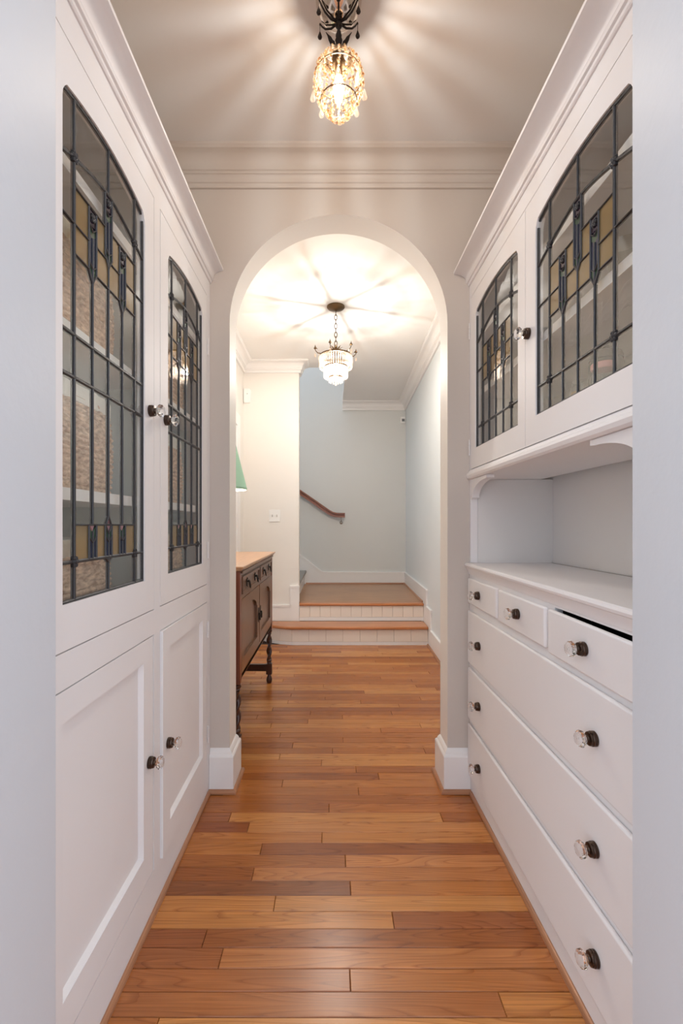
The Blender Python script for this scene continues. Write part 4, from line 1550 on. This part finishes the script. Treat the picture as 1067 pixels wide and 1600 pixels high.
# ------------------------------------------------------------------ sideboard in the hall
SX0, SX1, SY0, SY1 = -0.850, -0.430, 2.142, 3.310
side = thing('sideboard', 'antique dark oak sideboard on barley-twist legs with drawers over arched panel doors', 'sideboard', ((SX0 + SX1) / 2, (SY0 + SY1) / 2, 0))
mb = MB()
tp = [(0, 0.922), (0.006, 0.922), (0.012, 0.928), (0.012, 0.932), (0.018, 0.934), (0.020, 0.939), (0.017, 0.944), (0, 0.944)]
mb.box(SX0, SX1, SY0, SY1, 0.922, 0.944)
mb.sweep([(SX0, SY0), (SX0, SY1), (SX1, SY1), (SX1, SY0)], [(-d, z) for d, z in tp], closed=True)
mb.build('top', M['walnut_top'], side, smooth=25)
MB().box(SX0, SX1 - 0.004, SY0 + 0.035, SY1 - 0.035, 0.40, 0.42).build('bottom_board', M['walnut_dark'], side)
MB().box(SX0, SX0 + 0.015, SY0 + 0.035, SY1 - 0.035, 0.42, 0.920).build('back_panel', M['walnut_dark'], side)
for y in (SY0 + 0.008, SY1 - 0.026):
    MB().box(SX0 + 0.036, SX1 - 0.036, y, y + 0.018, 0.40, 0.920).build('side_panel', M['walnut_side'], side)
# corner posts that run down into twisted legs
def twist_leg(x, y):
    leg = MB().box(x - 0.020, x + 0.020, y - 0.020, y + 0.020, 0.385, 0.921).build('leg', M['walnut_side'], side, bevel=0.002)
    mb = MB()
    mb.lathe([(0.010, 0.384), (0.020, 0.380), (0.021, 0.370), (0.015, 0.362), (0.017, 0.356), (0.012, 0.350)], (x, y, 0), 16)
    seg, rows_ = 18, 64
    vs, fs = [], []
    for j in range(rows_ + 1):
        z = 0.352 - (0.352 - 0.168) * j / rows_
        for k in range(seg):
            t = 2 * PI * k / seg
            r = 0.0150 + 0.0055 * math.cos(2 * t - 2 * PI * (z / 0.075))
            vs.append((x + r * math.cos(t), y + r * math.sin(t), z))
    for j in range(rows_):
        for k in range(seg):
            k2 = (k + 1) % seg
            fs.append((j * seg + k, j * seg + k2, (j + 1) * seg + k2, (j + 1) * seg + k))
    mb.add(vs, fs)
    mb.lathe([(0.012, 0.170), (0.018, 0.164), (0.019, 0.158), (0.014, 0.150), (0.018, 0.142), (0.010, 0.138)], (x, y, 0), 16)
    mb.box(x - 0.020, x + 0.020, y - 0.020, y + 0.020, 0.064, 0.138)
    mb.lathe([(0.010, 0.064), (0.013, 0.060), (0.012, 0.052), (0.018, 0.040), (0.021, 0.022), (0.019, 0.008), (0.015, 0.0)], (x, y, 0), 16)
    mb.build('twisted_shaft', M['walnut_dark'], leg, smooth=50)


for x in (SX0 + 0.021, SX1 - 0.021):
    for y in (SY0 + 0.021, SY1 - 0.021):
        twist_leg(x, y)
for y in (SY0 + 0.021, SY1 - 0.021):
    MB().box(SX0 + 0.0415, SX1 - 0.0415, y - 0.012, y + 0.012, 0.085, 0.134).build('stretcher', M['walnut_dark'], side, bevel=0.002)
MB().box(SX0 + 0.010, SX0 + 0.034, SY0 + 0.0415, SY1 - 0.0415, 0.085, 0.125).build('stretcher', M['walnut_dark'], side, bevel=0.002)
ym = (SY0 + SY1) / 2
fS = lambda u, v, w: (SX1 - 0.004 + w, u, v)
units = [(SY0 + 0.045, ym - 0.014), (ym + 0.014, SY1 - 0.045)]
fr_holes = [rect(a, b, 0.800, 0.894) for a, b in units] + [rect(a, b, 0.432, 0.782) for a, b in units]
MB().prism(rect(SY0 + 0.0415, SY1 - 0.0415, 0.405, 0.920), -0.018, 0.0, fS, fr_holes).build('face_frame', M['walnut'], side, smooth=0)
MB().prism(rect(SY0 + 0.02, SY1 - 0.02, 0.908, 0.9205), 0.0045, 0.012, fS).build('frieze_bead', M['walnut'], side, bevel=0.003)
for ui, (a, b) in enumerate(units):
    g = 0.002
    dr = MB().prism(rect(a + g, b - g, 0.802, 0.892), -0.016, 0.001, fS).build('drawer', M['walnut'], side, bevel=0.0015)
    fm = MB().prism(rect(a + g + 0.004, b - g - 0.004, 0.806, 0.888), 0.001, 0.007, fS, [rect(a + g + 0.016, b - g - 0.016, 0.818, 0.876)])
    fm.build('drawer_moulding', M['walnut'], dr, smooth=0)
    for f in (0.27, 0.73):
        u = a + (b - a) * f
        mb = MB()
        star = []
        for k in range(16):
            t = 2 * PI * k / 16
            r = 0.024 if k % 2 == 0 else 0.016
            star.append((u + r * math.cos(t), 0.848 + r * 1.0 * math.sin(t)))
        mb.prism(star, 0.001, 0.004, fS)
        cc = Vector(fS(u, 0.852, 0.010))
        mb.ball(cc, 0.006, 8, 6)
        pts = [fS(u + 0.012 * math.cos(t), 0.846 + 0.020 * math.sin(t) - 0.008, 0.016 + 0.004 * math.sin(-t)) for t in [PI * 0.5 + 2 * PI * k / 14 for k in range(14)]]
        mb.tube(pts, 0.0028, 6, closed=True)
        mb.tube([fS(u, 0.852, 0.002), fS(u, 0.850, 0.018)], 0.004, 6)
        mb.build('drop_pull', M['iron'], dr)
    # door with an arched sunk panel
    d0, d1, z0, z1 = a + g, b - g, 0.434, 0.780
    st = 0.062
    p0, p1, q0 = d0 + st, d1 - st, z0 + 0.055
    cx_, hw_ = (p0 + p1) / 2, (p1 - p0) / 2
    sh = z1 - 0.085
    hole = [(p0, q0), (p1, q0), (p1, sh - 0.02), (p1 - 0.018, sh - 0.02)]
    for i in range(1, 14):
        t = PI * i / 14
        hole.append((cx_ + (hw_ - 0.018) * math.cos(t), sh - 0.02 + 0.055 * math.sin(t)))
    hole += [(p0 + 0.018, sh - 0.02), (p0, sh - 0.02)]
    dd = MB().prism(rect(d0, d1, z0, z1), -0.016, 0.002, fS, [hole]).build('door', M['walnut'], side, smooth=20)
    MB().prism(rect(p0 - 0.006, p1 + 0.006, q0 - 0.006, z1 - 0.03), -0.015, -0.010, fS).build('arched_panel', M['walnut'], dd, smooth=0)
    uu = d1 - 0.02 if ui == 0 else d0 + 0.02
    mb = MB().prism([(uu - 0.010, 0.575), (uu, 0.563), (uu + 0.010, 0.575), (uu + 0.008, 0.64), (uu, 0.652), (uu - 0.008, 0.64)], 0.002, 0.0045, fS)
    mb.tube([fS(uu + 0.010 * math.cos(2 * PI * k / 12), 0.596 + 0.018 * math.sin(2 * PI * k / 12), 0.010) for k in range(12)], 0.003, 6, closed=True)
    mb.ball(fS(uu, 0.614, 0.008), 0.006, 8, 6)
    mb.build('door_pull', M['iron'], dd)

# lamp on the sideboard
LX, LY = -0.655, 2.70
lamp = thing('table_lamp', 'table lamp with a green cone shade and white lining standing on the oak sideboard', 'lamp', (LX, LY, 0.9445))
MB().lathe([(0.065, 0.9445), (0.066, 0.956), (0.052, 0.964), (0.030, 0.972), (0.045, 1.00), (0.064, 1.05), (0.062, 1.11), (0.040, 1.17), (0.020, 1.20), (0.018, 1.225), (0.0005, 1.226)], (LX, LY, 0), 28).build('base', M['ceramic'], lamp)
MB().lathe([(0.008, 1.2265), (0.008, 1.30), (0.016, 1.305), (0.016, 1.345), (0.0005, 1.346)], (LX, LY, 0), 14).build('lamp_holder', M['antique'], lamp)
MB().lathe([(0.0005, 1.3465), (0.012, 1.35), (0.026, 1.39), (0.030, 1.42), (0.024, 1.445), (0.0005, 1.456)], (LX, LY, 0), 16).build('bulb', M['bulb_lamp'], lamp)
zb_, zt_ = 1.349, 1.650
o = MB().lathe([(0.151, zb_), (0.151, zb_ + 0.012), (0.149, zb_ + 0.014), (0.078, zt_), (0.076, zt_), (0.147, zb_ + 0.013), (0.149, zb_)], (LX, LY, 0), 40)
o.f = [f for f in o.f if len(f) == 4]
o.build('lamp_shade', M['shade_green'], lamp)
o = MB().lathe([(0.1485, zb_ - 0.001), (0.0755, zt_ - 0.001), (0.0745, zt_ - 0.001), (0.1470, zb_ - 0.001)], (LX, LY, 0), 40)
o.f = [f for f in o.f if len(f) == 4]
o.build('shade_lining', M['shade_white'], lamp)
mb = MB()
for k in range(3):
    a = 2 * PI * k / 3
    mb.tube([(LX + 0.005 * math.cos(a), LY + 0.005 * math.sin(a), 1.60), (LX + 0.083 * math.cos(a), LY + 0.083 * math.sin(a), 1.615)], 0.0018, 5)
mb.tube([(LX + 0.017, LY, 1.33), (LX + 0.035, LY, 1.40), (LX + 0.034, LY, 1.50), (LX + 0.004, LY, 1.60), (LX, LY, 1.605)], 0.0018, 5)
mb.build('shade_carrier', M['antique'], lamp)

# ------------------------------------------------------------------ small wall fittings in the hall
fW = on_y(YW0)
sx, sz = -0.5715, 1.230
sw = thing('light_switch', 'white double toggle light switch plate on the hall end wall above the sideboard', 'light switch', (sx, YW0, sz))
MB().prism(rect(sx - 0.0575, sx + 0.0575, sz - 0.061, sz + 0.061), 0.0002, 0.006, fW).build('switch_plate', M['plastic'], sw, bevel=0.003)
for dx in (-0.023, 0.023):
    mb = MB().prism(rect(sx + dx - 0.005, sx + dx + 0.005, sz - 0.012, sz + 0.012), 0.0062, 0.0075, fW)
    mb.prism(rect(sx + dx - 0.0035, sx + dx + 0.0035, sz - 0.002, sz + 0.008), 0.0075, 0.017, fW)
    mb.build('toggle', M['toggle'], sw)
ax, az = -0.846, 2.43
al = thing('wall_alarm', 'white rounded alarm unit high on the end wall in the hall left corner', 'alarm', (ax, YW0, az))
pl = []
for (cx_, cz_, a0) in ((0.014, 0.052, 0), (-0.014, 0.052, 1), (-0.014, -0.052, 2), (0.014, -0.052, 3)):
    for i in range(5):
        t = PI / 2 * (a0 + i / 4)
        pl.append((ax + cx_ + 0.020 * math.cos(t), az + cz_ + 0.020 * math.sin(t)))
MB().prism(pl, 0.0002, 0.032, fW).build('case', M['plastic'], al, bevel=0.006, bseg=3)
MB().lathe([(0.0005, 0), (0.004, 0.0002), (0.004, 0.0012), (0.0005, 0.0013)], (ax + 0.004, YW0 - 0.032, az + 0.018), 10, Matrix.Rotation(PI / 2, 3, 'X')).build('indicator', M['grey_plastic'], al)
mx_, mz = 0.948, 2.530
ms = thing('motion_sensor', 'small white motion sensor in the upper right corner of the stair landing wall', 'sensor', (mx_, YB, mz))
MB().prism([(mx_ - 0.034, mz - 0.045), (mx_ + 0.034, mz - 0.045), (mx_ + 0.034, mz + 0.045), (mx_ - 0.034, mz + 0.045)], 0.0002, 0.04, on_y(YB)).build('case', M['plastic'], ms, bevel=0.012, bseg=3)
MB().prism(rect(mx_ - 0.018, mx_ + 0.018, mz - 0.022, mz + 0.012), 0.0402, 0.044, on_y(YB)).build('lens', M['grey_plastic'], ms, bevel=0.001)
